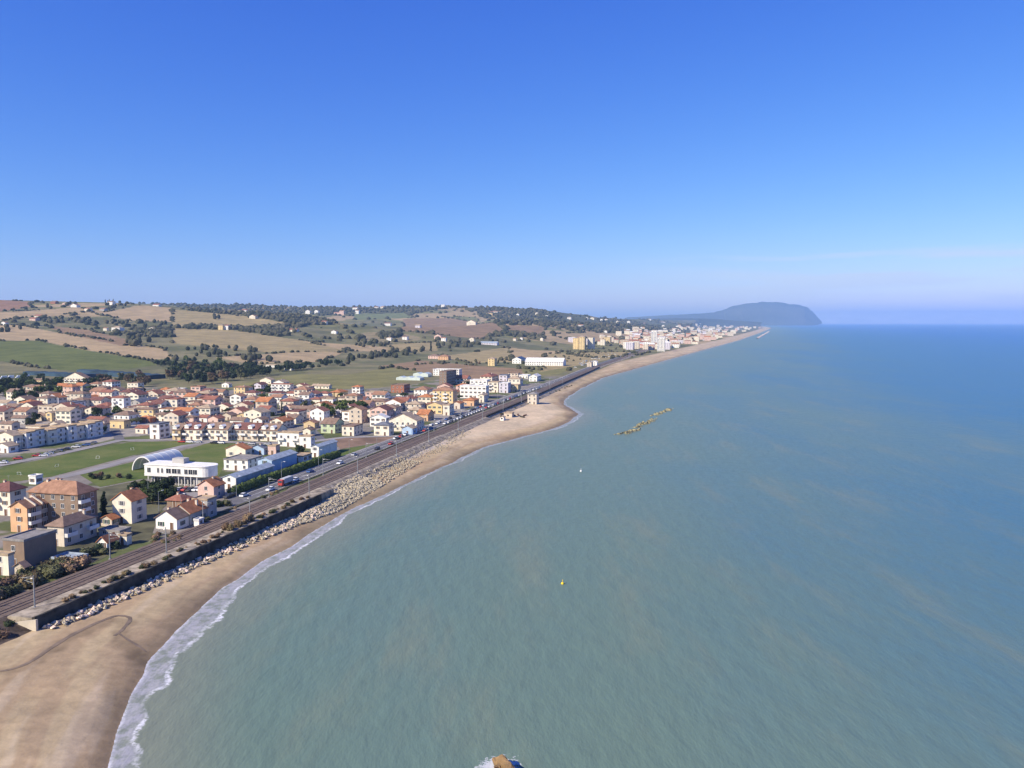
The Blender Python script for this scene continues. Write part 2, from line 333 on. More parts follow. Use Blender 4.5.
# ------------------------------------------------------------------ land cover
def inpoly(x, y, poly):
    c = np.zeros(x.shape, bool); n = len(poly)
    for i in range(n):
        (x0, y0), (x1, y1) = poly[i], poly[(i + 1) % n]
        if y0 == y1: continue
        c ^= ((y0 > y) != (y1 > y)) & (x < (x1 - x0) * (y - y0) / (y1 - y0) + x0)
    return c
GREEN, TAN, BROWN, OLIVE, DRY, DARK = (.115, .130, .040), (.36, .265, .145), (.245, .165, .095), (.19, .175, .070), (.30, .235, .115), (.105, .105, .055)
FW = []
FIELDS = [  # land cover, outline as seen from the photograph's viewpoint, set down on the hillside
    (GREEN, [(-90, 338), (0, 341), (40, 341), (90, 351), (140, 359), (160, 364), (130, 369), (85, 371), (45, 369), (0, 361), (-90, 360)]),
    (TAN, [(-60, 327), (20, 325), (60, 333), (110, 341), (165, 349), (172, 359), (140, 358.5), (90, 350.5), (40, 340.5), (0, 340.5), (-60, 337)]),
    (BROWN, [(45, 325.5), (90, 330), (140, 343), (122, 346), (70, 335)]),
    ((.25, .145, .085), [(-90, 299.5), (0, 300), (30, 302), (31, 307), (0, 312), (-90, 314)]), (TAN, [(-90, 314.5), (0, 312.5), (80, 307), (88, 311), (30, 317), (0, 321), (-90, 323)]),
    (TAN, [(95, 314), (140, 305.5), (172, 308), (172, 322), (130, 321)]), (DRY, [(172, 309.5), (215, 313), (260, 318), (300, 325), (250, 328), (172, 326)]),
    (DRY, [(172, 328), (230, 330), (300, 340), (350, 349), (330, 356), (262, 352), (172, 343)]), (TAN, [(300, 341), (390, 347), (400, 352), (350, 351)]),
    (TAN, [(215, 357), (300, 352), (345, 352), (318, 362), (250, 364)]),
    (OLIVE, [(215, 388), (300, 374), (345, 375), (400, 366), (445, 363), (425, 377), (380, 388), (300, 391)]), (BROWN, [(380, 366), (420, 360.5), (480, 366), (540, 370), (520, 378), (470, 379), (430, 373)]),
    ((.15, .165, .07), [(352, 314), (405, 312.5), (414, 318), (356, 320)]), (BROWN, [(404, 319), (470, 318), (505, 330), (482, 339), (402, 331)]), ((.17, .17, .075), [(440, 316.5), (475, 317), (500, 322), (478, 322)]),
    (DRY, [(388, 344), (440, 342), (438, 351), (388, 352)]), (DRY, [(436, 356.5), (508, 347), (512, 362), (470, 363)]), (TAN, [(510, 347.5), (560, 351), (592, 358), (560, 362.5), (512, 362)]),
    (BROWN, [(508, 325), (546, 327), (542, 335), (508, 331)]), (OLIVE, [(520, 367), (575, 366), (560, 374), (525, 376)]), (OLIVE, [(555, 352), (650, 352), (630, 357), (590, 358)]), (DRY, [(545, 354), (600, 352), (640, 352), (615, 358), (575, 366), (540, 372)]), (TAN, [(555, 334), (580, 333), (640, 334), (640, 338), (560, 338)]),
]
def cover(x, y, z):
    s, t = to_st(x, y); q = qshore(s, t)
    n1, n2 = fbm(x / 60, y / 60, 4, 21), fbm(x / 14, y / 14, 3, 22)
    C = np.empty(x.shape + (3,)); C[:] = (.185, .165, .085)
    def put(mask, col):
        mm = np.clip(mask, 0, 1)[..., None]; C[:] = C * (1 - mm) + np.array(col) * mm
    put(sstep(.42, .58, n1), (.125, .125, .058))
    bd = vnoise(x / 230 + fbm(x / 500, y / 500, 2, 31) * 3, y / 330, 30)                  # far patchwork
    far = sstep(1500, 2600, y)
    put(far * (bd > .66), TAN); put(far * ((bd > .5) & (bd <= .66)), OLIVE); put(far * (bd < .3), DARK)
    put(sstep(3600, 5200, y) * .6, (.095, .10, .058))
    town = (y < np.where(t < -150, 800, 960)) & (t < 4)
    put(town * 1.0, (.22, .195, .165)); put(town * sstep(.50, .58, n2), (.10, .115, .045)); put(town * sstep(.60, .66, n1), (.30, .265, .225))
    for col, poly in FIELDS:
        w = [G3(*p_) for p_ in poly]; FW.append(w)
        xs, ys = [a for a, b in w], [b for a, b in w]
        bb = (x > min(xs)) & (x < max(xs)) & (y > min(ys)) & (y < max(ys))
        if bb.any():
            msk = np.zeros(x.shape); msk[bb] = inpoly(x[bb], y[bb], w); put(msk, col)
    # sand
    sand = sstep(14.5, 13.0, -t + 22) * 0 + sstep(4, 7, t) * (q > -40)
    band = fbm(s / 45, q / 4.0, 4, 41); pale = fbm(s / 25, q / 3.0, 4, 42)
    base = np.empty(x.shape + (3,)); base[:] = (.435, .328, .192)
    b2 = sstep(.42, .62, band)[..., None]; base = base * (1 - b2 * .62) + np.array((.33, .23, .14)) * b2 * .62
    p2 = sstep(.55, .72, pale)[..., None] * .35; base = base * (1 - p2) + np.array((.53, .43, .31)) * p2
    wc = np.zeros(x.shape); near = (y < 260) & (y > 100) & (s < 260)
    if near.any():
        cw = [G(*p_, 2.6) for p_ in [(-14, 674), (8, 672), (28, 665), (48, 652), (70, 638), (92, 627), (114, 618), (128, 619), (118, 634), (128, 641), (146, 653)]]
        dm = np.full(near.sum(), 99.0); xn, yn = x[near], y[near]
        for (ax, ay), (bx, by) in zip(cw[:-1], cw[1:]):
            L2 = (bx - ax) ** 2 + (by - ay) ** 2; u = np.clip(((xn - ax) * (bx - ax) + (yn - ay) * (by - ay)) / L2, 0, 1); dm = np.minimum(dm, np.hypot(xn - ax - u * (bx - ax), yn - ay - u * (by - ay)))
        wc[near] = sstep(2.6, .8, dm + (fbm(xn / 2.2, yn / 2.2, 3, 61) - .5) * 2.4)
    base = base * (1 - wc[..., None] * .26)
    wetm = sstep(6.5, 1.0, q + (fbm(s / 11, q / 6, 3, 43) - .5) * 5) * (s < 2500)
    base = base * (1 - wetm[..., None] * .38); pass
    pebble = sstep(300, 340, s) * sstep(520, 430, s) * sstep(16, 20, q)
    base = base * (1 - pebble[..., None] * .8) + np.array((.50, .435, .36)) * pebble[..., None] * .8
    cb = (sstep(430, 500, s) * sstep(820, 700, s) * sstep(7, 16, q))[..., None]; base = base * (1 - cb * .7) + np.array((.56, .445, .305)) * cb * .7
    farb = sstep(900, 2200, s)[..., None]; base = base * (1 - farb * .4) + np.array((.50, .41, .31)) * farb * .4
    wdt = np.interp(s, [0, 700, 760, 1000, 1500, 2500, 5000, 12000], [200, 200, 40, 42, 55, 60, 70, 90])
    sm = (sand * sstep(wdt + 8, wdt - 4, q))[..., None]
    C = C * (1 - sm) + base * sm
    return np.concatenate([C, np.ones(x.shape + (1,))], -1), wetm * sm[..., 0], sm[..., 0]

def view_grid(px0, px1, pxs, vstep, dmin, dmax, rel):
    d = [dmin]
    while d[-1] < dmax: d.append(d[-1] + min(d[-1] ** 2 / (CH * F) * vstep, d[-1] * rel))
    d = np.array(d); u = (np.concatenate(pxs) - 512) / F
    return u[None, :] * d[:, None], np.repeat(d[:, None], len(u), 1)
cols = [np.arange(-900, -60, 14.0), np.arange(-60, 800, 1.8), np.arange(800, 1400, 40.0)]
X, Y = view_grid(0, 0, cols, 1.5, 88, 60000, .0085)
Zg = Zt(X, Y)
CO, WET, SAND = cover(X, Y, Zg)
nr, nc = X.shape
V = np.stack([X, Y, Zg], -1).reshape(-1, 3)
fz = (Zg[:-1, :-1] + Zg[1:, 1:]) / 2; fy = (Y[:-1, :-1] + Y[1:, 1:]) / 2; fs = (SAND[:-1, :-1] + SAND[1:, 1:]) / 2
inhill = (hill((X[:-1, :-1] + X[1:, 1:]) / 2, fy) > 6) & (fs < .5)
alive = (fz > -3.9) | (fy < 1500)
for nm, keep in (('beach', alive & (fs >= .5)), ('hills', alive & inhill), ('ground', alive & (fs < .5) & ~inhill)):
    u_, q_ = subgrid(nr, nc, keep)
    me = np_mesh(nm, V[u_], q_, 'ground', {'cover': ('FLOAT_COLOR', CO.reshape(-1, 4)[u_]), 'wet': ('FLOAT', WET.reshape(-1)[u_])})
    tag(ob(nm, me), kind='structure')
# sea
ROCK = G(500, 768, 0)
X, Y = view_grid(0, 0, [np.arange(-400, 60, 20.0), np.arange(60, 860, 2.5), np.arange(860, 1500, 16.0)], 2.5, 80, 60000, .012)
s_, t_ = to_st(X, Y); q_ = -qshore(s_, t_)
SWW = np.interp(s_, [0, 120, 150, 180, 215, 240, 270, 300, 350, 500, 640, 760, 1200, 3000, 9000], [5, 5, 5, 5.2, 4.0, 5.2, 4.0, 2.8, 2.3, 2.2, 3.2, 2.0, 2.0, 3, 5]) * (.35 + 1.3 * fbm(s_ / 13.0, s_ * 0 + 2, 3, 51))
kp = (q_[:-1, :-1] > -12) & (q_[1:, 1:] > -12)
u_, qd = subgrid(*X.shape, kp)
me = np_mesh('sea', np.stack([X, Y, X * 0], -1).reshape(-1, 3)[u_], qd, 'sea_water', {'offshore': ('FLOAT', q_.reshape(-1)[u_]), 'swash': ('FLOAT', (q_ / SWW).reshape(-1)[u_]),
     'along': ('FLOAT', s_.reshape(-1)[u_]), 'rockdist': ('FLOAT', np.hypot(X - ROCK[0], Y - ROCK[1]).reshape(-1)[u_])})
tag(ob('sea', me), kind='structure')

# headland and the faint far shore
def ridge(name, d0, thick, outline, nseg, seed, mats, kind='structure', rough=1.0):
    xs = np.linspace(outline[0][0], outline[-1][0], nseg); top = np.interp(xs, [a for a, b in outline], [b for a, b in outline])
    px = xs; zt = np.maximum(CH - (top - 322.5) * d0 / F, 2)
    rows = 16; P = []
    for j in range(rows + 1):
        k = j / rows; prof = math.sin(math.pi * k) ** 0.85 if k < .5 else math.sin(math.pi * k)
        dd = d0 + (k - .5) * thick
        xx = (px - 512) / F * dd + (fbm(px / 9 + 3, px * 0 + k * 3, 3, seed) - .5) * thick * .06
        zz = -3 + (zt + 3) * prof * (1 + (fbm(px / 6.0, px * 0 + k * 5, 4, seed + 1) - .5) * .45 * rough * (1 - prof * .8))
        P.append(np.stack([xx, np.full(nseg, dd) , zz], 1))
    P = np.array(P); kp = np.ones((rows, nseg - 1), bool); u, q = subgrid(rows + 1, nseg, kp)
    return tag(ob(name, np_mesh(name, P.reshape(-1, 3)[u], q, mats)), kind=kind)
ridge('headland', 21000, 5200, [(610, 321), (630, 317.2), (660, 315.6), (690, 314), (712, 312.8), (722, 310.6), (735, 306.2), (748, 303.4), (762, 301.6), (774, 302.2), (786, 304), (797, 304.6), (804, 307), (809, 311), (813, 316), (816, 320), (819, 322.4)], 180, 5, 'headland')
ridge('hills', 14500, 2600, [(560, 322), (590, 320), (630, 319.2), (660, 318.6), (690, 318.4), (716, 319), (735, 320.6), (760, 322.2)], 150, 15, 'headland')
ridge('far_shore', 44000, 6000, [(780, 322), (800, 314), (830, 311.6), (900, 311), (960, 310.3), (1040, 310.8), (1250, 311.5)], 120, 25, 'limestone', rough=.3)

# haze
hb = MB().box(-52000, 52000, -1500, 58000, -6, 640); m = bpy.data.materials.new('haze_air'); m.use_nodes = True; m.node_tree.nodes.clear()
hv = m.node_tree.nodes.new('ShaderNodeVolumePrincipled'); ho = m.node_tree.nodes.new('ShaderNodeOutputMaterial'); m.node_tree.links.new(hv.outputs[0], ho.inputs['Volume'])
hv.inputs['Color'].default_value = (.39, .61, .94, 1); hv.inputs['Density'].default_value = 5.8e-5; hv.inputs['Anisotropy'].default_value = 0.0
MATS['haze_air'] = m
tag(ob('haze', hb.mesh('haze', ['haze_air'])), kind='stuff')
#@@REST

# ------------------------------------------------------------------ roads, railway bed, sea wall
def strip(name, matname, s0, s1, prof, step=6.0, kind='structure', label=None, cat=None, cap=True, tfun=None):
    """a profile [(t, z), ...] drawn along the coast from s0 to s1"""
    n = max(2, int((s1 - s0) / step) + 1); S = np.linspace(s0, s1, n); b = MB(); k = len(prof)
    for s in S:
        dt = tfun(s) if tfun else 0.0
        b.v += [(*st(s, t + dt), z) for t, z in prof]
    for i in range(n - 1):
        for j in range(k - 1): b.f.append((i * k + j, i * k + j + 1, (i + 1) * k + j + 1, (i + 1) * k + j))
    if cap: b.f += [tuple(range(k)), tuple(range((n - 1) * k, n * k))]
    b.m = [0] * len(b.f)
    return tag(ob(name, b.mesh(name, [matname])), label, cat, None, kind)
RT = lambda s: 0.9 + 1.2 * math.sin((s - 190) / 60.0) * (1 if s < 470 else 0.3) + (float(np.interp(s, [700, 1243, 1500, 1900], [0, -7, -2, 3])))
m, t, p = newmat('ballast')
uvp = t.new('ShaderNodeNewGeometry').outputs['Position']
n = t.noise(uvp, 0.9, 5, .7); n2 = t.noise(uvp, .06, 3)
o = t.mix(t.ramp(n, .3, .7), (.10, .066, .046), (.20, .145, .105)); o = t.mix(t.ramp(n2, .35, .7, 0, .4), o, (.085, .06, .045))
t.l.new(o, p.inputs['Base Color']); p.inputs['Roughness'].default_value = .95
mat('plot_scrub', (.105, .10, .055), .95, .4, .1, coord='World'); mat('bank_scrub_shaded', (.085, .062, .045), .95, .5, .5, coord='World', bump=.6)  # bank: dark brown scrub with the slope's shade in its colour
strip('railway_bed', 'ballast', 60, 2300, [(-6.2, 3.9), (-4.6, 4.98), (4.6, 4.98), (6.2, 3.9)], 8, tfun=RT)
for dt in (-2.1, 2.1):                                # two tracks, a pair of rails each
    T = thing('railway_track', (*st(60, dt), 5.0), 0, 'landward brown railway track on the ballast bed' if dt < 0 else 'seaward brown railway track on the ballast bed beside the verge', 'railway track', 'railway tracks along the coast')
    for e in (-0.72, 0.72):
        b = MB()
        SS = np.arange(60, 1500, 8.0)
        for s in SS:
            for o_, z in ((-.07, 4.985), (-.05, 5.12), (.05, 5.12), (.07, 4.985)): x, y = st(s, RT(s) + dt + e + o_); b.v.append((x, y, z))
        for i in range(len(SS) - 1):
            for j in range(3): b.f.append((i * 4 + j, i * 4 + j + 1, i * 4 + 5 + j, i * 4 + 4 + j))
        b.m = [0] * len(b.f); o = ob('rail', b.mesh('rail', ['rail_steel'])); o.parent = T; o.matrix_parent_inverse = T.matrix_basis.inverted()
strip('railway_bank', 'bank_scrub_shaded', 60, 176.6, [(4.4, 4.9), (6.4, 4.9), (9.0, 4.0), (12.0, 3.2), (14.2, 2.5)], 5, tfun=lambda s: RT(s) - .9)
strip('railway_verge', 'verge', 177.2, 318, [(5.3, 3.5), (6.3, 5.05), (9.5, 5.22), (12.6, 5.15), (12.9, 4.9), (12.9, 1.0)], 5, tfun=lambda s: RT(s) - .9)
strip('railway_verge', 'verge', 318, 2300, [(4.6, 3.2), (6.0, 4.9), (7.4, 4.6), (10.5, 3.2), (13.0, 1.8)], 6, tfun=lambda s: RT(s) - .9)
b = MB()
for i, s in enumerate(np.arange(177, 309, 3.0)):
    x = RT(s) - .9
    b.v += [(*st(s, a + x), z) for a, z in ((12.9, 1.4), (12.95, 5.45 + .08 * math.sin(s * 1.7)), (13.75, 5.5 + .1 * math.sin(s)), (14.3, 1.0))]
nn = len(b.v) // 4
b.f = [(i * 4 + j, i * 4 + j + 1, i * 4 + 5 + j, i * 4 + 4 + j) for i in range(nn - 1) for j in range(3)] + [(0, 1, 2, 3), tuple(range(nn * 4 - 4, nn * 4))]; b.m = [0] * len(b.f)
W = thing('sea_wall', (*st(177, 13), 1.4), 0, 'long shaded concrete sea wall between the railway verge and the boulders', 'wall')
o = ob('wall_face', b.mesh('sea_wall', ['concrete_dark_shaded'])); o.parent = W; o.matrix_parent_inverse = W.matrix_basis.inverted()
e_ = MB()
A = [st(176.4, 4.5 + RT(177) - .9), st(176.4, 14.6 + RT(177) - .9), st(177.0, 14.6 + RT(177) - .9), st(177.0, 4.5 + RT(177) - .9)]
e_.add([(*a, .8) for a in A] + [(*A[0], 3.2), (*A[1], 5.2), (*A[2], 5.2), (*A[3], 3.2)], [(3, 2, 1, 0), (4, 5, 6, 7), (0, 1, 5, 4), (1, 2, 6, 5), (2, 3, 7, 6), (3, 0, 4, 7)])
o = ob('end_wall', e_.mesh('end_wall', ['concrete_pale'])); o.parent = W; o.matrix_parent_inverse = W.matrix_basis.inverted()
strip('retaining_wall', 'concrete_dark_shaded', 560, 1180, [(6.4, 2.6), (6.4, 5.9), (7.0, 5.9), (7.2, 2.4)], 10, kind='thing', label='long low retaining wall below the coast road behind the far beach', cat='wall', tfun=lambda s: RT(s) - .9)
# coast road with kerbs, lines and a pavement
RD = lambda s: float(np.interp(s, [250, 300, 350, 455, 520, 750, 950, 1300, 2300], [-2, -1.5, -1, -1.5, -2, -2.5, 0, -4, 3]))
strip('coast_road', 'asphalt', 262, 2300, [(-15.2, 3.9), (-15.2, 4.25), (-6.8, 4.25), (-6.8, 3.9)], 8, tfun=RD)
strip('pavement', 'asphalt_pale', 330, 1200, [(-17.4, 3.9), (-17.4, 4.38), (-15.21, 4.38), (-15.21, 3.9)], 8, tfun=RD)
strip('road_shoulder', 'plot_scrub', 262, 2300, [(-6.79, 3.9), (-6.79, 4.36), (-5.6, 4.36), (-5.2, 3.9)], 8, tfun=RD)
for tt in (-14.7, -11.0, -7.3):
    strip('road_marking', 'road_paint', 300, 1000, [(tt - .09, 4.256), (tt + .09, 4.256)], 10, tfun=RD, cap=False)
def drape(name, matname, pxs, z, closed=True, width=None, kind='structure', lift=0.0):
    w = [G(*p_, z) for p_ in pxs]
    if width:
        L, Rr = [], []
        for i, (x, y) in enumerate(w):
            a = Vector(w[max(0, i - 1)]); c = Vector(w[min(len(w) - 1, i + 1)]); d = (c - a).normalized(); n = Vector((-d.y, d.x)) * width / 2
            L.append((x + n.x, y + n.y)); Rr.append((x - n.x, y - n.y))
        b = MB(); k = len(w)
        b.add([(*p_, z) for p_ in L] + [(*p_, z) for p_ in Rr], [(i, i + 1, k + i + 1, k + i) for i in range(k - 1)])
    else:
        b = MB(); b.add([(*p_, z) for p_ in w], [tuple(range(len(w)))])
    me = b.mesh(name, [matname])
    if me.polygons[0].normal.z < 0: me.flip_normals()
    return tag(ob(name, me), kind=kind)
m, t, p = newmat('lawn'); pos = t.new('ShaderNodeNewGeometry').outputs['Position']
o = t.mix(t.ramp(t.noise(pos, .06, 5, .65), .32, .68), (.085, .125, .028), (.150, .165, .052)); o = t.mix(t.ramp(t.noise(pos, .035, 5, .7, (1, 1.6, 1)), .55, .74, 0, .75), o, (.21, .175, .085)); o = t.mix(t.ramp(t.noise(pos, .9, 4, .7), .3, .7, 0, .35), o, (.07, .085, .025))
t.l.new(o, p.inputs['Base Color']); p.inputs['Roughness'].default_value = .95; p.inputs['Specular IOR Level'].default_value = .1
mat('plot_brown', (.20, .13, .085), .95, .3, .08, coord='World'); mat('stream_bed', (.20, .145, .095), .8, .25, .3, coord='World', spec=.4)
drape('grass_field', 'lawn', [(-60, 482), (0, 468.5), (60, 455.5), (130, 442), (170, 441.2), (200, 443), (172, 447.5), (140, 453.5), (52, 476.5), (20, 481), (-60, 489)], 4.06)
drape('grass_field', 'lawn', [(80, 475), (140, 460), (152, 469), (146, 478), (100, 487)], 4.06)
drape('grass_field', 'lawn', [(176, 452.5), (207, 443.5), (229, 444.5), (226, 462), (218, 478), (196, 470)], 4.06)
drape('plot', 'plot_brown', [(332, 438.5), (397, 436.8), (388, 441), (340, 449)], 4.06); drape('grass_field', 'lawn', [(330, 454), (340, 449.5), (388, 441.3), (372, 447), (340, 457)], 4.06)
drape('plot', 'plot_scrub', [(60, 483), (100, 488), (146, 479), (150, 489), (176, 494), (160, 512), (150, 540), (122, 548), (100, 560), (40, 580), (30, 545), (60, 515)], 4.05)
drape('plot', 'plot_scrub', [(235, 480), (300, 462), (310, 466), (240, 488)], 4.05)
drape('street', 'asphalt_pale', [(-60, 477), (0, 465), (60, 453.5), (120, 440.3), (170, 439.6), (232, 442)], 4.13, width=6.5)
drape('path', 'asphalt_pale', [(48, 480), (80, 473), (140, 456.7), (186, 445.6), (212, 441.6)], 4.10, width=6.0)
drape('street', 'asphalt_pale', [(232, 442), (300, 443.5), (322, 440), (345, 437.3), (398, 435.8), (410, 437.5)], 4.12, width=6.0)
drape('car_park', 'asphalt_pale', [(146, 490), (150, 486), (205, 488), (224, 480), (232, 492), (205, 505), (186, 494)], 4.07)
for pl in ([(0, 436), (60, 424), (110, 414), (190, 409)], [(120, 440), (112, 424), (96, 405), (84, 393)], [(205, 441), (196, 424), (186, 404), (180, 393)], [(322, 440), (300, 418), (286, 402), (272, 390)], [(120, 420), (200, 413), (300, 405), (380, 398), (440, 394)], [(408, 437), (390, 415), (366, 398)], [(330, 422), (400, 416), (455, 407)]):
    drape('street', 'asphalt', pl, 4.09, width=5.0)
# creek over the sand
def creek(name, pxs, width, matname):
    w = [G3(*p_) for p_ in pxs]; w = [Vector(a) for a in w]; pts = []
    for i in range(len(w) - 1):
        for k in range(6):
            a, c = w[max(0, i - 1)], w[min(len(w) - 1, i + 2)]; u = k / 6.0
            m0, m1 = (w[i + 1] - a) / 2, (c - w[i]) / 2
            pts.append((2 * u**3 - 3 * u**2 + 1) * w[i] + (u**3 - 2 * u**2 + u) * m0 + (-2 * u**3 + 3 * u**2) * w[i + 1] + (u**3 - u**2) * m1)
    pts.append(w[-1]); b = MB(); k = len(pts)
    for i, q in enumerate(pts):
        d = (pts[min(k - 1, i + 1)] - pts[max(0, i - 1)]).normalized(); n = Vector((-d.y, d.x)) * width * (.6 + .5 * math.sin(math.pi * i / (k - 1)) + .12 * math.sin(i * 1.3))
        for e in (-.5, -.17, .17, .5): x, y = q + n * e * 1.0; b.v.append((x, y, Z(x, y) + .05))
    b.f = [(i * 4 + j, i * 4 + j + 1, i * 4 + 5 + j, i * 4 + 4 + j) for i in range(k - 1) for j in range(3)]; b.m = [0] * len(b.f)
    me = b.mesh(name, [matname], True)
    if me.polygons[0].normal.z < 0: me.flip_normals()
    tag(ob(name, me), kind='structure')
creek('stream', [(-14, 672), (8, 670), (28, 663), (48, 650), (70, 636), (92, 625), (114, 616.5), (126, 616.5), (130, 620), (122, 630), (114, 636)], .95, 'stream_bed')
creek('stream', [(118, 633), (128, 640), (138, 646), (146, 652)], .6, 'stream_bed')

# ------------------------------------------------------------------ buildings
def fit(pl, pm, pr, yb, ye, z=None):
    """corner pixels of a building (front left, front right, far right, ground row, eave row) -> base centre, width, depth, eave height"""
    if z is None:
        x, y = G3(pm, yb); z = Z(x, y)
    else: x, y = G(pm, yb, z)
    def bis(f, lo, hi):
        for _ in range(50):
            m_ = (lo + hi) / 2
            if f(m_) > 0: hi = m_
            else: lo = m_
        return (lo + hi) / 2
    W = bis(lambda w: pl - proj(x - w * TX, y - w * TY, z)[0], .5, 120)
    D = W * .9 if pr is None else bis(lambda d: proj(x + d * SX, y + d * SY, z)[0] - pr, 1.5, 110)
    H = bis(lambda h: ye - proj(x, y, z + h)[1], 1.0, 70)
    cx, cy_ = x - W / 2 * TX + D / 2 * SX, y - W / 2 * TY + D / 2 * SY
    return (cx, cy_, z), W, D, H
def wall_mb(W, D, H, rt, rise, base=1.5):
    b = MB(); x, y = W / 2, D / 2
    b.add([(-x, -y, -base), (x, -y, -base), (x, y, -base), (-x, y, -base), (-x, -y, H), (x, -y, H), (x, y, H), (-x, y, H)], [(0, 1, 5, 4), (1, 2, 6, 5), (2, 3, 7, 6), (3, 0, 4, 7), (4, 5, 6, 7)])
    if rt == 'gs': b.add([(-x, -y, H), (x, -y, H), (0, -y, H + rise - .1), (-x, y, H), (x, y, H), (0, y, H + rise - .1)], [(0, 1, 2), (4, 3, 5)])
    if rt == 'gt': b.add([(x, -y, H), (x, y, H), (x, 0, H + rise - .1), (-x, -y, H), (-x, y, H), (-x, 0, H + rise - .1)], [(0, 1, 2), (4, 3, 5)])
    return b
def roof_mb(W, D, H, rt, rise, ov=.5, th=.22):
    b = MB(); x, y = W / 2, D / 2
    if rt in ('gs', 'gt'):
        h, e = (x, y) if rt == 'gs' else (y, x); k = rise / h; zo = H - ov * k
        b.prism([(-h - ov, zo + .02), (0, H + rise + .02), (h + ov, zo + .02), (h + ov, zo + th), (0, H + rise + th), (-h - ov, zo + th)], 'y' if rt == 'gs' else 'x', -e - ov * .7, e + ov * .7)
    elif rt == 'hip':
        r = max(abs(x - y), .01); X, Y = x + ov, y + ov; z0, z1 = H - .05, H + .18
        rg = [(-r, 0), (r, 0)] if x >= y else [(0, -r), (0, r)]
        vs = [(-X, -Y, z0), (X, -Y, z0), (X, Y, z0), (-X, Y, z0), (-X, -Y, z1), (X, -Y, z1), (X, Y, z1), (-X, Y, z1)] + [(*q, H + rise + .15) for q in rg]
        fs = [(3, 2, 1, 0), (0, 1, 5, 4), (1, 2, 6, 5), (2, 3, 7, 6), (3, 0, 4, 7)]
        fs += [(4, 5, 9, 8), (5, 6, 9), (6, 7, 8, 9), (7, 4, 8)] if x >= y else [(4, 5, 8), (5, 6, 9, 8), (6, 7, 9), (7, 4, 8, 9)]
        b.add(vs, fs)
    else:                                             # flat roof with a parapet
        X, Y, z0, z1, zi, w = x + .15, y + .15, H + .002, H + .65, H + .3, .25
        o_ = [(-X, -Y), (X, -Y), (X, Y), (-X, Y)]; i_ = [(-X + w, -Y + w), (X - w, -Y + w), (X - w, Y - w), (-X + w, Y - w)]
        b.add([(*q, z0) for q in o_] + [(*q, z1) for q in o_] + [(*q, z1) for q in i_] + [(*q, zi) for q in i_],
              [(3, 2, 1, 0)] + [(j, (j + 1) % 4, 4 + (j + 1) % 4, 4 + j) for j in range(4)] + [(4 + j, 4 + (j + 1) % 4, 8 + (j + 1) % 4, 8 + j) for j in range(4)] + [(8 + j, 8 + (j + 1) % 4, 12 + (j + 1) % 4, 12 + j) for j in range(4)] + [(12, 13, 14, 15)])
    return b
_WM = {}
def window_mesh(kind, w=1.1, h=1.4):
    key = (kind, w, h)
    if key not in _WM:
        b = MB(); x = w / 2
        b.box(-x, x, -.04, .05, 0, h, 1)                                              # pane
        for a in ((-x - .09, -x, 0, h), (x, x + .09, 0, h), (-x - .09, x + .09, h, h + .09)): b.box(a[0], a[1], -.08, .05, a[2], a[3], 0)
        b.box(-x - .16, x + .16, -.16, .05, -.1, 0, 0); b.box(-.035, .035, -.07, -.04, 0, h, 0)
        if kind != 'frame_white':
            for a in (-x - .62, x + .10): b.box(a, a + .52, -.07, .05, .0, h, 2)
        _WM[key] = b.mesh('window', ['frame_white', 'glass_dark', kind] if kind != 'frame_white' else ['frame_white', 'glass_dark'])
    return _WM[key]
_DM = {}
def door_mesh(w=1.1, h=2.2, m='shutter_brown'):
    if (w, h, m) not in _DM:
        b = MB(); b.box(-w / 2, w / 2, -.07, .05, 0, h, 0); b.box(-w / 2 - .1, -w / 2, -.11, .05, 0, h + .1, 1); b.box(w / 2, w / 2 + .1, -.11, .05, 0, h + .1, 1); b.box(-w / 2, w / 2, -.11, .05, h, h + .1, 1)
        _DM[(w, h, m)] = b.mesh('door', [m, 'frame_white'])
    return _DM[(w, h, m)]
_BM = {}
def balcony_mesh(w, d=1.2, m='frame_white'):
    k = (round(w * 2) / 2, d, m)
    if k not in _BM:
        w = k[0]; b = MB(); b.box(-w / 2, w / 2, -d, .02, -.18, 0, 0); b.box(-w / 2, w / 2, -d, -d + .12, 0, .95, 0); b.box(-w / 2, -w / 2 + .12, -d + .12, .02, 0, .95, 0); b.box(w / 2 - .12, w / 2, -d + .12, .02, 0, .95, 0)
        _BM[k] = b.mesh('balcony', [m])
    return _BM[k]
_CM = MB().box(-.35, .35, -.35, .35, -1.2, 1.0, 0).box(-.45, .45, -.45, .45, 1.0, 1.15, 1).mesh('chimney', ['wall_beige', 'roof_terracotta'])
_AM = MB().tube((0, 0, -.3), (0, 0, 2.6), .04, .03, 5).tube((-.7, 0, 2.3), (.7, 0, 2.3), .03, None, 4).tube((-.5, 0, 1.9), (.5, 0, 1.9), .025, None, 4).mesh('antenna', ['steel_pole'])
ROOFWORD = dict(gs='gable', gt='gable', hip='hip', flat='flat')
HOUSES = []
def place(face, W, D, u, z):                           # local position and turn of something on a face
    return ((u, -D / 2, z), 0.0) if face == 'f' else (((W / 2, u, z), math.pi / 2) if face == 'r' else ((-W / 2, u, z), -math.pi / 2))
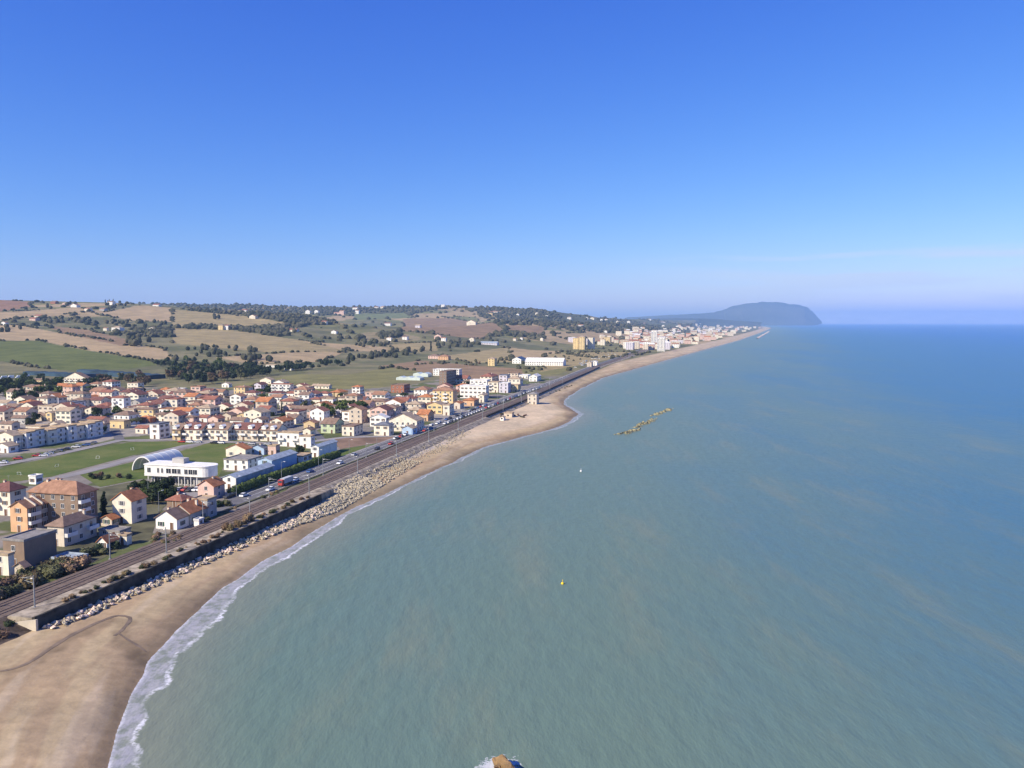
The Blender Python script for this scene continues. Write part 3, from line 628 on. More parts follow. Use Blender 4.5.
def building(f, wall, rt, roof, rise=None, name='house', win=None, balc=None, door=True, chim=1, fs=None, rz=ROT, small=False, note=None, ant=False, cat=None, px=None, group='houses of the town', base=1.5):
    loc, W, D, H = f
    if rise is None: rise = 0 if rt == 'flat' else (W if rt == 'gs' else D if rt == 'gt' else min(W, D)) * .5 * rng.uniform(.36, .48)
    n_st = max(1, round(H / 3.0)); win = win or rng.choice(['frame_white', 'shutter_brown', 'shutter_green', 'frame_white', 'shutter_grey'])
    if small:
        w = wall_mb(W, D, H, rt, rise, base); r = roof_mb(W, D, H, rt, rise, .4); w.add(r.v, r.f, 1); ws = 1.3 if W > 7 else 1.0
        for k in range(n_st):
            for i in range(max(1, int(W / 4))):
                u = -W / 2 + (i + .5) * W / max(1, int(W / 4)); z = k * H / n_st + .9; w.box(u - .6, u + .6, -D / 2 - .05, -D / 2 + .1, z, z + ws, 2)
        root = thing(name, loc, rz, me=w.mesh(name, ['wall_' + wall, 'roof_' + roof, 'glass_dark']))
    else:
        root = thing(name, loc, rz)
        ob('wall', wall_mb(W, D, H, rt, rise, base).mesh('wall', ['wall_' + wall]), root)
        ro = ob('roof', roof_mb(W, D, H, rt, rise).mesh('roof', ['roof_' + roof]), root)
        if chim and rt != 'flat':
            for c in range(chim): ob('chimney', _CM, ro, (rng.uniform(-.3, .3) * W, rng.uniform(-.1, .3) * D, H + rise * .8))
        if ant: ob('antenna', _AM, ro, (rng.uniform(-.2, .2) * W, 0, H + rise * .9))
        fh = H / n_st
        for face, L in (('f', W), ('r', D)):
            if face == 'r' and (name == 'warehouse' or 'blank side' in (note or '')): continue
            n = max(1, int((L - 1) / 3.3)) if L > 2.5 else 0
            bal = balc and face in balc
            for k in range(n_st):
                for i in range(n):
                    u = -L / 2 + (i + .5) * L / n + (rng.uniform(-.25, .25))
                    if k == 0 and door and face == 'f' and i == n // 2 and n > 0:
                        l, a = place(face, W, D, u, .05); ob('door', door_mesh(), root, l, a)
                    else:
                        tall = bal and k > 0 and i % 2 == 0
                        l, a = place(face, W, D, u, k * fh + (.15 if tall else .95)); ob('window', window_mesh(win, 1.1, 2.1 if tall else 1.35), root, l, a)
                if bal and k > 0 and n:
                    w_ = min(L - .6, 4.2)
                    for i in range(0, n, 2):
                        u = -L / 2 + (i + .5) * L / n; u = max(-L / 2 + w_ / 2, min(L / 2 - w_ / 2, u))
                        if w_ > L / max(1, n) * 2: w_ = L / n * 1.7
                        l, a = place(face, W, D, u, k * fh); ob('balcony', balcony_mesh(w_), root, l, a)
    P = proj(*loc)
    stw = {1: 'single storey', 2: 'two storey', 3: 'three storey'}.get(n_st, 'tall')
    HOUSES.append(dict(o=root, px=P[0], py=P[1], wall=wall, roof=roof.replace('_', ' '), rt=ROOFWORD[rt], st=stw, note=note, cat=cat or ('house' if name == 'house' else name.replace('_', ' ')), name=name, group=group, W=W))
    return root
#@@TOWN

# --- the buildings nearest the railway
Bd = building
o = Bd(fit(-9, 11, 27, 516, 491.5, 4), 'cream', 'hip', 'maroon', 2.6, 'apartment_building', 'shutter_brown', 'f', note='cream apartment building with a dark maroon hip roof at the left edge', ant=True)
f = fit(11, 28, 62, 533, 508, 4)
o = Bd(f, 'orange', 'gs', 'terracotta', 1.9, 'apartment_building', 'shutter_brown', 'r', chim=3, note='orange ended apartment building with white balconies and pale ridges across its tiled roof', ant=True)
(l_, W, D, H) = f
ob('side_wall', MB().box(W / 2 + .003, W / 2 + .022, -D / 2 + .3, D / 2 - .3, 0, H - .05).mesh('side_wall', ['wall_grey']), o)
for i in range(4):
    y = -D / 2 + D * (.22 + .2 * i); b = MB(); hw = W / 2 + .5; k = 1.9 / (W / 2)
    b.add([(-.5, y - .2, H + 1.9), (-.5, y + .2, H + 1.9), (hw, y - .2, H - .4), (hw, y + .2, H - .4), (-.5, y - .2, H + 2.75), (-.5, y + .2, H + 2.75), (hw, y - .2, H + .55), (hw, y + .2, H + .55)], [(0, 1, 3, 2), (4, 6, 7, 5), (0, 4, 5, 1), (2, 3, 7, 6), (0, 2, 6, 4), (1, 5, 7, 3)])
    ob('roof_ridge', b.mesh('roof_ridge', ['wall_beige']), o)
ob('terrace_wall', MB().box(W / 2 + .5, W / 2 + 9, -D / 2 - .2, -D / 2 + .1, -1, 1.5).mesh('terrace_wall', ['wall_brick']), o)
Bd(fit(30, 79, 98, 529, 495, 4), 'brown', 'hip', 'terracotta', 3.4, 'apartment_building', 'frame_white', 'r', chim=3, note='broad apartment building with a wide terracotta hip roof and balconies in shade', ant=True)
Bd(fit(48, 64.5, 97, 547, 527, 4), 'beige', 'hip', 'brown', 2.2, 'house', 'frame_white', 'r', note='pale three storey house with a low brown hip roof near the railway')
Bd(fit(4, 25, 57, 568, 542, 4), 'brown', 'flat', 'grey', 0, 'house', note='brown flat roofed block with a blank side wall beside the railway scrub', door=True)
Bd(fit(-8, 9, 15, 576, 556, 4), 'cream', 'flat', 'tan', 0, 'house', note='cream flat roofed house at the left edge in front of the brown block')
Bd(fit(15, 25, 29, 580, 567, 4), 'tan', 'gs', 'brown', 1.0, 'shed', door=False, chim=0, note='small tan shed against the front corner of the brown block', cat='shed')
Bd(fit(52, 74, 88, 566, 561, 4), 'blue', 'flat', 'metal', 0, 'shed', door=False, note='low blue grey metal roofed shed beside the railway', cat='shed')
Bd(fit(113, 132, 147, 524, 501, 4), 'cream', 'gs', 'orange', 2.6, 'house', 'shutter_grey', note='tall cream gable house with an orange tiled roof standing alone near the railway')
Bd(fit(101, 112, 119, 527, 519.5, 4), 'tan', 'gs', 'orange', 1.2, 'shed', door=False, chim=0, note='small orange roofed shed against the tall cream gable house', cat='shed')
Bd(fit(99, 120, 131, 538, 532.5, 4), 'grey', 'flat', 'grey', 0, 'shed', note='grey flat roofed garage in front of the tall cream gable house', cat='garage')
Bd(fit(98, 107, 118, 551, 542, 4), 'white', 'gs', 'orange', 1.4, 'shed', door=False, chim=0, note='little white gable shed with an orange roof beside the railway lawn', cat='shed')
Bd(fit(119, 127, 132, 545.5, 536.5, 4), 'cream', 'flat', 'tan', 0, 'shed', note='small cream flat roofed hut in the scrub by the railway', cat='hut')
f = fit(156, 177, 189, 530, 519, 4)
Bd(f, 'white', 'gs', 'brown', 2.4, 'row_house', 'shutter_green', chim=1, note='white gable fronted row house with a brown roof by the railway', cat='house')
l0 = f[0]
def along(f, ds, dt, W, D, H): return ((f[0][0] + SX * ds + TX * dt, f[0][1] + SY * ds + TY * dt, f[0][2]), W, D, H)
W, D, H = f[1:]
D2 = D * 1.5; Bd(along(f, D / 2 + D2 / 2 + .05, .6, W * .95, D2, H + .5), 'grey', 'gs', 'orange', 2.6, 'row_house', 'shutter_green', chim=2, note='middle row house with a bright orange roof by the railway', cat='house')
D3 = D * .85; Bd(along(f, D / 2 + D2 + D3 / 2 + .1, 1.6, W * .75, D3, H + 2.6), 'grey', 'flat', 'tan', 0, 'row_house', note='grey flat topped end house of the row by the railway', cat='house')
Bd(fit(194, 199, 204, 527.5, 521, 4), 'white', 'flat', 'white', 0, 'kiosk', note='small white kiosk between the row houses and the tracks', cat='kiosk')
Bd(fit(167, 182, 192, 508, 501, 4), 'brown', 'hip', 'red', 1.8, 'house', note='low dark house with a red hip roof behind the row houses')
Bd(fit(198, 214, 225, 499.5, 486.5, 4), 'pink', 'gs', 'orange', 2.2, 'house', 'frame_white', note='pink house with a bright orange gable roof by the coast road')
# white clubhouse with a rounded end over a recessed ground floor
(l_, W, D, H) = fit(145, 203, 216, 487.5, 467.5, 4)
R0 = thing('clubhouse', l_, ROT, 'white two storey clubhouse with a rounded end over a recessed ground floor', 'building')
x0, x1, y = -W / 2, W / 2, D / 2
def outline(g): return [(x0 + g, -y + g), (x1 - y * .3, -y + g)] + [(x1 - y * .3 + (y * 1.0 - g) * math.cos(a), (y - g) * math.sin(a)) for a in np.linspace(-math.pi / 2, math.pi / 2, 13)][1:-1] + [(x1 - y * .3, y - g), (x0 + g, y - g)]
def extr(g, z0, z1, m, nm):
    b = MB(); p_ = outline(g); n = len(p_)
    b.add([(*q, z0) for q in p_] + [(*q, z1) for q in p_], [(i, (i + 1) % n, n + (i + 1) % n, n + i) for i in range(n)] + [tuple(range(n - 1, -1, -1)), tuple(range(n, 2 * n))]); return ob(nm, b.mesh(nm, [m]), R0)
extr(1.8, -1, H * .5, 'wall_grey', 'ground_floor'); extr(0, H * .5 + .003, H - .05, 'wall_white', 'upper_floor'); rf = extr(-.25, H - .04, H + .35, 'awning_white', 'roof')
ob('plant_room', MB().box(-W * .12, W * .08, -.5, y * .7, H + .36, H + 2.4).mesh('plant_room', ['wall_grey']), rf)
for i in range(9):
    u = x0 + W * (.05 + .105 * i)
    ob('column', MB().tube((u, -y + .5, -1), (u, -y + .5, H * .5), .22).mesh('column', ['frame_white']), R0)
for i, (u, w_) in enumerate(((.08, 1.6), (.24, .9), (.31, .9), (.42, 2.2), (.52, 2.2), (.60, 1.4), (.72, 1.5), (.80, 2.0), (.87, 2.0))):
    ob('window', window_mesh('frame_white', w_, 1.9), R0, (x0 + W * u, -y, H * .5 + 1.0))
for i in range(7): ob('window', window_mesh('frame_white', 2.2, 2.2), R0, (x0 + W * (.12 + .105 * i), -y + 1.8, .5))
b = MB().box(x0 + 1, x0 + W * .45, -y - 1.4, -y - .02, H * .5 - .2, H * .5 + .002).box(x0 + 1, x0 + W * .45, -y - 1.4, -y - 1.28, H * .5 + .003, H * .5 + .9); ob('balcony', b.mesh('balcony', ['frame_white']), R0)
# barrel vaulted pavilion of translucent film
(l_, W, D, H) = fit(136, 152, 182, 471, 459, 4); H = 6.4; W = max(W, 11)
R0 = thing('vaulted_pavilion', l_, ROT, 'translucent barrel vaulted pavilion with white arches beside the grass field', 'pavilion')
def arch(r, y0, y1, m, nm, n=18, thick=.0):
    b = MB(); pts = [(W / 2 * r * math.cos(a), H * r * math.sin(a)) for a in np.linspace(0, math.pi, n + 1)]
    inn = [(h * (1 - thick), z * (1 - thick)) for h, z in pts] if thick else None
    k = n + 1
    if thick:
        for yy in (y0, y1): b.v += [(h, yy, z) for h, z in pts] + [(h, yy, z) for h, z in inn]
        for i in range(n): b.f += [(i, i + 1, k + i + 1, k + i), (2 * k + i, 3 * k + i, 3 * k + i + 1, 2 * k + i + 1), (i, 2 * k + i, 2 * k + i + 1, i + 1), (k + i, k + i + 1, 3 * k + i + 1, 3 * k + i)]
    else:
        for yy in (y0, y1): b.v += [(h, yy, z) for h, z in pts]
        b.f = [(i, i + 1, k + i + 1, k + i) for i in range(n)]
    b.m = [0] * len(b.f); return ob(nm, b.mesh(nm, [m], not thick), R0)
mf, tf, pf = newmat('film'); pf.inputs['Base Color'].default_value = (.66, .70, .70, 1); pf.inputs['Alpha'].default_value = .8; pf.inputs['Roughness'].default_value = .25
arch(1.0, -D / 2, D / 2, 'film', 'cover')
for i in range(6): yy = -D / 2 + D * i / 5; arch(1.012, yy - (.9 if i == 0 else .15), yy + (.0 if i == 0 else .15), 'frame_white', 'arch', thick=.08 if i == 0 else .03)
# sheds and houses along the road
f = fit(223, 236, 274, 490, 478, 4); Bd(f, 'white', 'gs', 'metal', 1.1, 'warehouse', door=True, chim=0, note='long warehouse with a white front and blue grey side behind the road hedge', cat='warehouse')
ob('side_wall', MB().box(f[1] / 2 + .003, f[1] / 2 + .025, -f[2] / 2 + .2, f[2] / 2 - .2, 0, f[3] - .3).mesh('side_wall', ['roof_metal']), HOUSES[-1]['o'])
f = fit(258, 272, 297, 472, 460.5, 4); Bd(f, 'blue', 'gs', 'metal', 1.2, 'warehouse', chim=0, note='blue grey metal warehouse beyond the long white fronted one', cat='warehouse')
Bd(fit(224, 248, 263, 471, 461, 4), 'white', 'flat', 'grey', 0, 'house', 'frame_white', note='white flat roofed house behind the long warehouse')
Bd(fit(226, 245.5, 252, 457.5, 449.5, 4), 'cream', 'gs', 'orange', 2.2, 'house', note='cream gable house with an orange roof at the edge of the grass')
Bd(fit(250, 264, 268, 455, 448.5, 4), 'blue', 'gs', 'slate', 1.6, 'house', note='pale blue gable house beside the cream one at the grass edge')
Bd(fit(311, 319, 337, 457.5, 447, 4), 'white', 'gs', 'metal', .8, 'warehouse', chim=0, note='grey shed with a white end by the road hedge below the brown plot', cat='warehouse')
Bd(fit(291, 303, 312, 462.5, 457, 4), 'white', 'flat', 'tan', 0, 'house', note='low white outbuilding between the two sheds by the hedge')
Bd(fit(268, 276, 280, 455, 446.5, 4), 'pink', 'flat', 'tan', 0, 'house', note='narrow reddish house beside the pale blue gable house')
Bd(fit(29, 36, 43, 484.5, 477, 4), 'white', 'flat', 'white', 0, 'kiosk', door=False, note='white box kiosk at the near edge of the grass field', cat='kiosk')
# the long cream terrace along the street, roofs of dark tiles
for j, (pl, pm, yb, ye, c) in enumerate(((172.5, 180.5, 440.5, 430, 'ochre'), (181, 202, 440.8, 429.5, 'cream'), (203, 228, 441, 429.5, 'cream'), (228.6, 258, 441, 429.8, 'beige'), (258.6, 277.5, 441.5, 430.5, 'cream'))):
    f = fit(pl, pm, None, yb, ye, 4); f = ((f[0][0] + (5.5 - f[2] / 2) * SX, f[0][1] + (5.5 - f[2] / 2) * SY, 4), f[1], 11.0, f[3])
    w = Bd(f, c, 'gt', 'maroon' if j % 2 else 'brown', 3.0, 'terraced_house', 'shutter_brown', 'f', chim=2, note='%s terraced house in the long row above the grass, %s from its left end' % (c, ('first', 'second', 'third', 'fourth', 'fifth')[j]), cat='house')
    for u in ((-.2,) if j == 0 else (-.22, .24)):
        d = MB(); x = u * f[1]; d.box(x - 1.3, x + 1.3, -f[2] / 2 + .1, -f[2] / 2 + 3.4, f[3] - .3, f[3] + 1.7); d.prism([(x - 1.6, f[3] + 1.7), (x, f[3] + 2.6), (x + 1.6, f[3] + 1.7)], 'y', -f[2] / 2 - .2, -f[2] / 2 + 4.5)
        ob('dormer', d.mesh('dormer', ['wall_white']), w)
Bd(fit(278, 299, 303, 447, 433.5, 4), 'white', 'flat', 'tan', 0, 'house', 'frame_white', 'f', note='white block of flats at the right end of the long terrace')
Bd(fit(299.5, 311, 315, 448.5, 437, 4), 'white', 'flat', 'tan', 0, 'house', 'frame_white', note='plain white house in front of the white flats')
# staggered white townhouses seen from their shaded side
for j in range(9):
    a = st(372 + j * 6.2, -199 + j * 0.75 + (j % 2) * 1.2)
    Bd(((*a, 4), 11, 5.9, 7.4 + (j % 3) * .5), 'white' if j % 3 else 'cream', 'gs' if j in (0,) else 'flat', 'tan', 1.8 if j == 0 else 0, 'terraced_house', 'frame_white', 'r', note='%s townhouse from the near end of the white stepped row by the grass field' % ('first second third fourth fifth sixth seventh eighth ninth'.split()[j]), cat='house')
# --- the rest of the town: (front left, front right, side right, ground row, eave row, wall, roof shape, roof)
TOWN = [
 (64, 86.5, 92, 383.5, 378.5, 'cream', 'gs', 'brown'), (64, 73, 86, 415, 403, 'white', 'flat', 'slate'), (85, 96, 109, 417, 409.5, 'cream', 'gs', 'red'), (37, 48, 52, 411.5, 406, 'pink', 'gt', 'tan'), (2, 14, 28, 414, 408, 'grey', 'gt', 'brown'), (48, 54, 57, 421, 413, 'yellow', 'gs', 'tan'),
 (26, 41, 50, 434.5, 427, 'cream', 'flat', 'tan'), (50, 60, 65, 431, 424, 'beige', 'gs', 'tan'), (80, 92, 100, 430.5, 424.5, 'white', 'gt', 'tan'), (0, 12, 20, 430, 424, 'beige', 'gt', 'brown'), (12, 26, 32, 424, 418, 'grey', 'gt', 'brown'), (36, 46, 53, 421, 415.5, 'tan', 'gt', 'brown'), (-4, 9, 18, 453, 446.5, 'white', 'gs', 'tan'), (18, 31, 37, 446, 439.5, 'white', 'gs', 'tan'), (0, 8, 13, 441, 434, 'cream', 'gs', 'brown'),
 (34, 50, 53, 384, 380, 'ochre', 'gt', 'brown'),
 (112, 124, 131, 411, 398, 'white', 'hip', 'red'), (126, 136, 140, 396.5, 391, 'white', 'gs', 'red'), (147, 155, 161, 397, 392, 'ochre', 'hip', 'orange'), (159, 168, 174, 395.5, 390, 'cream', 'hip', 'orange'), (136, 144, 151, 404, 398, 'white', 'gt', 'red'), (155, 162, 169, 404.5, 398.5, 'cream', 'gs', 'brown'), (130, 140, 160, 408.5, 402.5, 'grey', 'gs', 'slate'),
 (176, 183, 187, 393.5, 389, 'white', 'flat', 'white'), (180, 186, 190, 398.5, 394, 'white', 'gs', 'slate'), (193, 200, 204, 398.5, 393.5, 'white', 'gs', 'brown'), (139, 155, 158, 418.5, 409.5, 'yellow', 'hip', 'brown'), (156, 167, 170, 422, 414.5, 'cream', 'hip', 'brown'), (168, 179, 183, 422.5, 416.5, 'white', 'hip', 'brown'), (111, 125, 130, 428.5, 421.5, 'yellow', 'flat', 'tan'), (150, 159.5, 170, 439, 424.5, 'white', 'flat', 'slate'), (137, 149, 153, 433.5, 428, 'cream', 'gt', 'red'), (138, 150, 157, 423, 418.5, 'brick', 'hip', 'orange'), (187, 200, 207, 412.5, 405.5, 'orange', 'hip', 'terracotta'), (90, 96, 111, 415.5, 409.5, 'cream', 'gs', 'red'), (88, 104, 109, 424.5, 419, 'pink', 'gt', 'red'), (97, 104, 108, 433, 424.5, 'cream', 'gs', 'brown'), (184, 194, 199, 424.5, 417.5, 'pink', 'hip', 'brown'), (100, 108, 113, 404, 399, 'cream', 'gs', 'red'), (108, 117, 121, 398.5, 394, 'pink', 'gs', 'brown'),
 (234, 245, 249, 397.5, 387.5, 'yellow', 'hip', 'terracotta'), (250, 261, 265, 398.5, 394, 'pink', 'gt', 'red'), (222, 229, 232, 387.5, 384, 'white', 'gs', 'tan'), (260, 271, 275, 384, 380, 'cream', 'gs', 'tan'), (272, 291, 293, 393.5, 384.5, 'white', 'flat', 'red'), (206, 217, 226, 406, 401.5, 'cream', 'gt', 'terracotta'), (213, 223, 229, 396.5, 392, 'beige', 'gt', 'terracotta'), (216, 229, 233, 412, 406.5, 'cream', 'gs', 'red'), (235, 242, 256, 410.5, 405.5, 'blue', 'gs', 'dark_blue'), (255, 262.5, 267, 406.5, 401.5, 'green', 'flat', 'tan'), (256, 268, 277, 416.5, 410.5, 'cream', 'gt', 'red'), (237, 247, 256, 420.5, 415.5, 'ochre', 'gs', 'brown'), (230, 244, 250, 427, 420.5, 'white', 'gt', 'brown'), (253, 262, 269, 424.5, 420, 'white', 'gs', 'brown'), (198, 207, 213, 422.5, 417.5, 'white', 'gt', 'red'), (208, 218, 225, 424, 418.5, 'pink', 'gs', 'red'), (221, 231, 237, 420.5, 415.5, 'tan', 'gs', 'brown'), (270, 283, 294, 429, 421.5, 'cream', 'gs', 'orange'), (277, 291, 295, 403.5, 398.5, 'cream', 'gt', 'terracotta'), (265, 271, 275, 403, 397.5, 'white', 'flat', 'tan'), (266, 275, 279, 409.5, 404.5, 'green', 'flat', 'white'), (205, 213, 217, 415, 410, 'beige', 'gs', 'terracotta'), (246, 254, 258, 403, 398.5, 'cream', 'gt', 'brown'), (213, 221, 226, 401, 397.5, 'white', 'gs', 'terracotta'),
 (295, 304, 315, 396.5, 390.5, 'brick', 'flat', 'maroon'), (312, 329, 332, 389, 386, 'cream', 'gt', 'tan'), (318, 328, 332, 398.5, 393.5, 'white', 'hip', 'red'), (322, 333, 337, 408.5, 399.5, 'white', 'flat', 'tan'), (309, 320, 325, 405, 399.5, 'cream', 'hip', 'red'), (290, 307, 312, 416, 408.5, 'white', 'gt', 'brown'), (301, 308, 312, 406.5, 401.5, 'lilac', 'gs', 'slate'), (309, 319, 323, 412, 406.5, 'beige', 'flat', 'tan'), (352, 360, 364, 396, 387, 'white', 'hip', 'orange'), (365.5, 380, 384, 402.5, 392.5, 'pink', 'flat', 'tan'), (330, 340, 348, 397, 392.5, 'ochre', 'hip', 'orange'), (304, 315, 319, 428.5, 423, 'ochre', 'gs', 'terracotta'), (303, 311, 315, 436.5, 430, 'cream', 'gs', 'brown'), (342, 354, 363, 436, 427, 'cream', 'flat', 'brown'), (321, 335, 344, 433.5, 424, 'green', 'gt', 'brown'), (370, 386, 390, 427, 418, 'white', 'gs', 'white'), (374, 389, 394, 436, 425.5, 'cream', 'hip', 'slate'), (389, 417, 424, 432, 421, 'cream', 'gs', 'tan'), (402, 412.5, 417, 435, 428.5, 'blue', 'gs', 'tan'), (376, 394, 401, 416, 409.5, 'cream', 'hip', 'terracotta'), (285, 296, 303, 424, 418, 'cream', 'gt', 'brown'), (283, 292, 297, 412, 407, 'pink', 'gs', 'terracotta'), (338, 349, 354, 403, 398, 'beige', 'hip', 'brown'),
 (386.5, 399, 405, 404.5, 398.5, 'white', 'flat', 'slate'), (391, 404, 410, 393, 385.5, 'brick', 'flat', 'brown'), (414, 427, 433, 399.5, 390, 'white', 'hip', 'terracotta'), (433, 453, 457, 406, 391, 'yellow', 'hip', 'terracotta'), (405, 420, 425, 411.5, 404.5, 'beige', 'hip', 'tan'), (408, 421, 426, 417, 410.5, 'cream', 'hip', 'tan'), (410, 416, 420, 401.5, 396.5, 'cream', 'gs', 'tan'), (427, 442, 447, 414, 405.5, 'yellow', 'gs', 'ochre' if False else 'tan'), (443, 449.5, 454, 415.5, 405.5, 'cream', 'flat', 'tan'), (417, 428, 434, 421, 414.5, 'orange', 'gt', 'orange'), (424, 434, 439, 410, 405, 'pink', 'hip', 'red'), (453, 467, 471, 384, 378.5, 'cream', 'gt', 'red'), (456, 466, 470, 391, 386, 'pink', 'hip', 'orange'), (396, 404, 408, 399, 395, 'white', 'gs', 'brown'),
 (460, 486, 489, 398.5, 386.5, 'white', 'flat', 'white'), (470, 487, 490, 391, 380.5, 'white', 'flat', 'white'), (478, 484, 488, 402.5, 395.5, 'cream', 'gs', 'tan'), (463, 474, 479, 406, 400.5, 'orange', 'hip', 'orange'), (479, 491, 499, 381.5, 377, 'cream', 'hip', 'red'), (488, 498, 501, 392.5, 382.5, 'cream', 'flat', 'tan'), (499, 507, 510, 381, 375.5, 'lilac', 'flat', 'slate'), (499, 508, 511, 393, 383.5, 'lilac', 'flat', 'white'), (508, 520, 523, 386, 379, 'cream', 'hip', 'tan'), (509, 518, 521, 392, 385.5, 'yellow', 'flat', 'tan'), (508, 518, 520, 378, 373.5, 'beige', 'flat', 'brown'), (529, 537, 541, 381.5, 376.5, 'white', 'gs', 'white'), (519, 528, 531, 378.5, 375.5, 'white', 'flat', 'white'), (447, 457, 461, 398, 392, 'cream', 'hip', 'red'), (452, 460, 464, 409, 403.5, 'beige', 'gs', 'orange'),
]
for (pl, pm, pr, yb, ye, w, rt, rf) in TOWN:
    f = fit(pl, pm, pr, yb, ye, 4); f = (f[0], f[1], max(6, min(f[2], 26)), f[3])
    big = f[3] > 9 or f[1] > 15
    Bd(f, w, rt, rf, None, 'apartment_building' if f[3] > 10.5 else 'house', None, 'f' if big and rng.random() < .7 else None, chim=rng.choice((0, 1, 1)))
SPECIAL = [
 (439, 446, 457, 386, 372, 'brown', 'flat', 'brown', 'apartment_building', 'tall brown apartment tower with a dark purple side at the back of town'),
 (433, 459, 462, 376, 369.8, 'white', 'flat', 'white', 'factory', 'white flat roofed factory hall behind the brown tower'),
 (488, 494.5, 497, 366, 358.8, 'yellow', 'hip', 'tan', 'house', 'tall yellow farmhouse alone in the fields behind town'),
 (511, 520, 527, 364, 359.5, 'white', 'gs', 'dark_blue', 'warehouse', 'white warehouse with a dark blue roof in the fields'),
 (525, 563, 566, 366, 362.2, 'white', 'gt', 'white', 'warehouse', 'very long white warehouse beside the coast road'),
 (527.5, 536.5, 539, 404.5, 394.2, 'beige', 'hip', 'grey', 'house', 'tall stone house standing alone on the beach beside the railway'),
 (266, 277.5, 279, 367.5, 365.2, 'white', 'gt', 'tan', 'warehouse', 'long white farm shed before the dark tree line'),
 (480, 497, 499, 345.5, 343, 'lilac', 'gt', 'metal', 'warehouse', 'grey lilac farm shed on the far fields'),
 (573, 578.4, 580, 349.2, 338.2, 'yellow', 'flat', 'tan', 'apartment_building', 'left one of the three joined yellow apartment blocks near the far town'),
 (579, 584.4, 586, 349.6, 337, 'yellow', 'hip', 'tan', 'apartment_building', 'middle and tallest of the three joined yellow apartment blocks near the far town'),
 (585, 590.5, 597, 349.8, 338, 'cream', 'flat', 'tan', 'apartment_building', 'right and palest of the three joined apartment blocks near the far town'),
 (568, 575, 577, 343, 337.5, 'lilac', 'flat', 'white', 'apartment_building', 'pale apartment block left of the three yellow ones'),
 (603, 609.5, 612, 343, 337.5, 'yellow', 'flat', 'tan', 'apartment_building', 'smaller yellow apartment block right of the three joined ones'),
 (650.5, 656.3, 657.5, 349, 331, 'white', 'flat', 'white', 'tower_block', 'tallest slim white tower block in the far town'),
 (656.6, 664.5, 665.5, 351.5, 338, 'white', 'flat', 'white', 'tower_block', 'broad white tower block before the slim tower near the beach'),
 (625, 632.5, 635, 350, 343, 'lilac', 'flat', 'white', 'apartment_building', 'stepped pale apartment block left of the far towers'),
 (587, 591.5, 593, 367, 362.8, 'tan', 'gs', 'tan', 'beach_hall', 'tan hall beside the white one at the far beach'),
 (592, 597, 598, 366, 362, 'white', 'gs', 'white', 'beach_hall', 'white hall by the road at the far beach'),
 (504, 512, 514, 417.5, 413.5, 'tan', 'flat', 'tan', 'beach_hut', 'wide tan beach hut on the sand'),
 (500.5, 504, 505, 420.5, 417.2, 'white', 'gs', 'tan', 'beach_hut', 'small white beach hut in front of the tan one'),
]
for (pl, pm, pr, yb, ye, w, rt, rf, nm, note) in SPECIAL:
    f = fit(pl, pm, pr, yb, ye); f = (f[0], f[1], max(5, min(f[2], 34)), f[3]); small = yb < 368 and nm != 'tower_block' and f[1] < 45 or 'hut' in nm
    if nm == 'tower_block': f = (f[0], f[1], 14, f[3])
    Bd(f, w, rt, rf, None, nm, 'frame_white', 'f' if nm == 'tower_block' else None, chim=0, small=small, note=note, base=4)
# more houses filling the streets between those
TP = [(0, 402), (60, 388), (128, 391), (180, 394), (232, 396), (262, 390), (330, 394), (372, 404), (410, 400), (432, 397), (452, 390), (470, 386), (470, 402), (432, 414), (405, 420), (368, 424), (330, 420), (300, 421), (262, 427), (172, 427), (150, 426), (130, 432), (98, 432), (60, 424), (0, 432)]
TPw = [G(*p_, 4) for p_ in TP]
def clear(x, y, r):
    return all((h['o'].location.x - x) ** 2 + (h['o'].location.y - y) ** 2 > (r + h['W'] * .55) ** 2 for h in HOUSES)
xs = [a for a, b in TPw]; ys = [b for a, b in TPw]; n_in = 0
for _ in range(9000):
    if n_in >= 125: break
    x, y = rng.uniform(min(xs), max(xs)), rng.uniform(min(ys), max(ys))
    if not inpoly(np.array([x]), np.array([y]), TPw)[0]: continue
    w = rng.uniform(9, 13)
    if not clear(x, y, w * .50): continue
    Bd(((x, y, 4), w, rng.uniform(8, 12), rng.choice((3.4, 6.2, 6.4, 6.4, 8.8))), rng.choice(('cream', 'white', 'white', 'cream', 'pink', 'beige', 'tan', 'lilac')), rng.choice(('gs', 'gt', 'hip', 'hip', 'flat')), rng.choice(('terracotta', 'brown', 'red', 'brown', 'orange', 'tan', 'maroon')), chim=rng.choice((0, 1))); n_in += 1
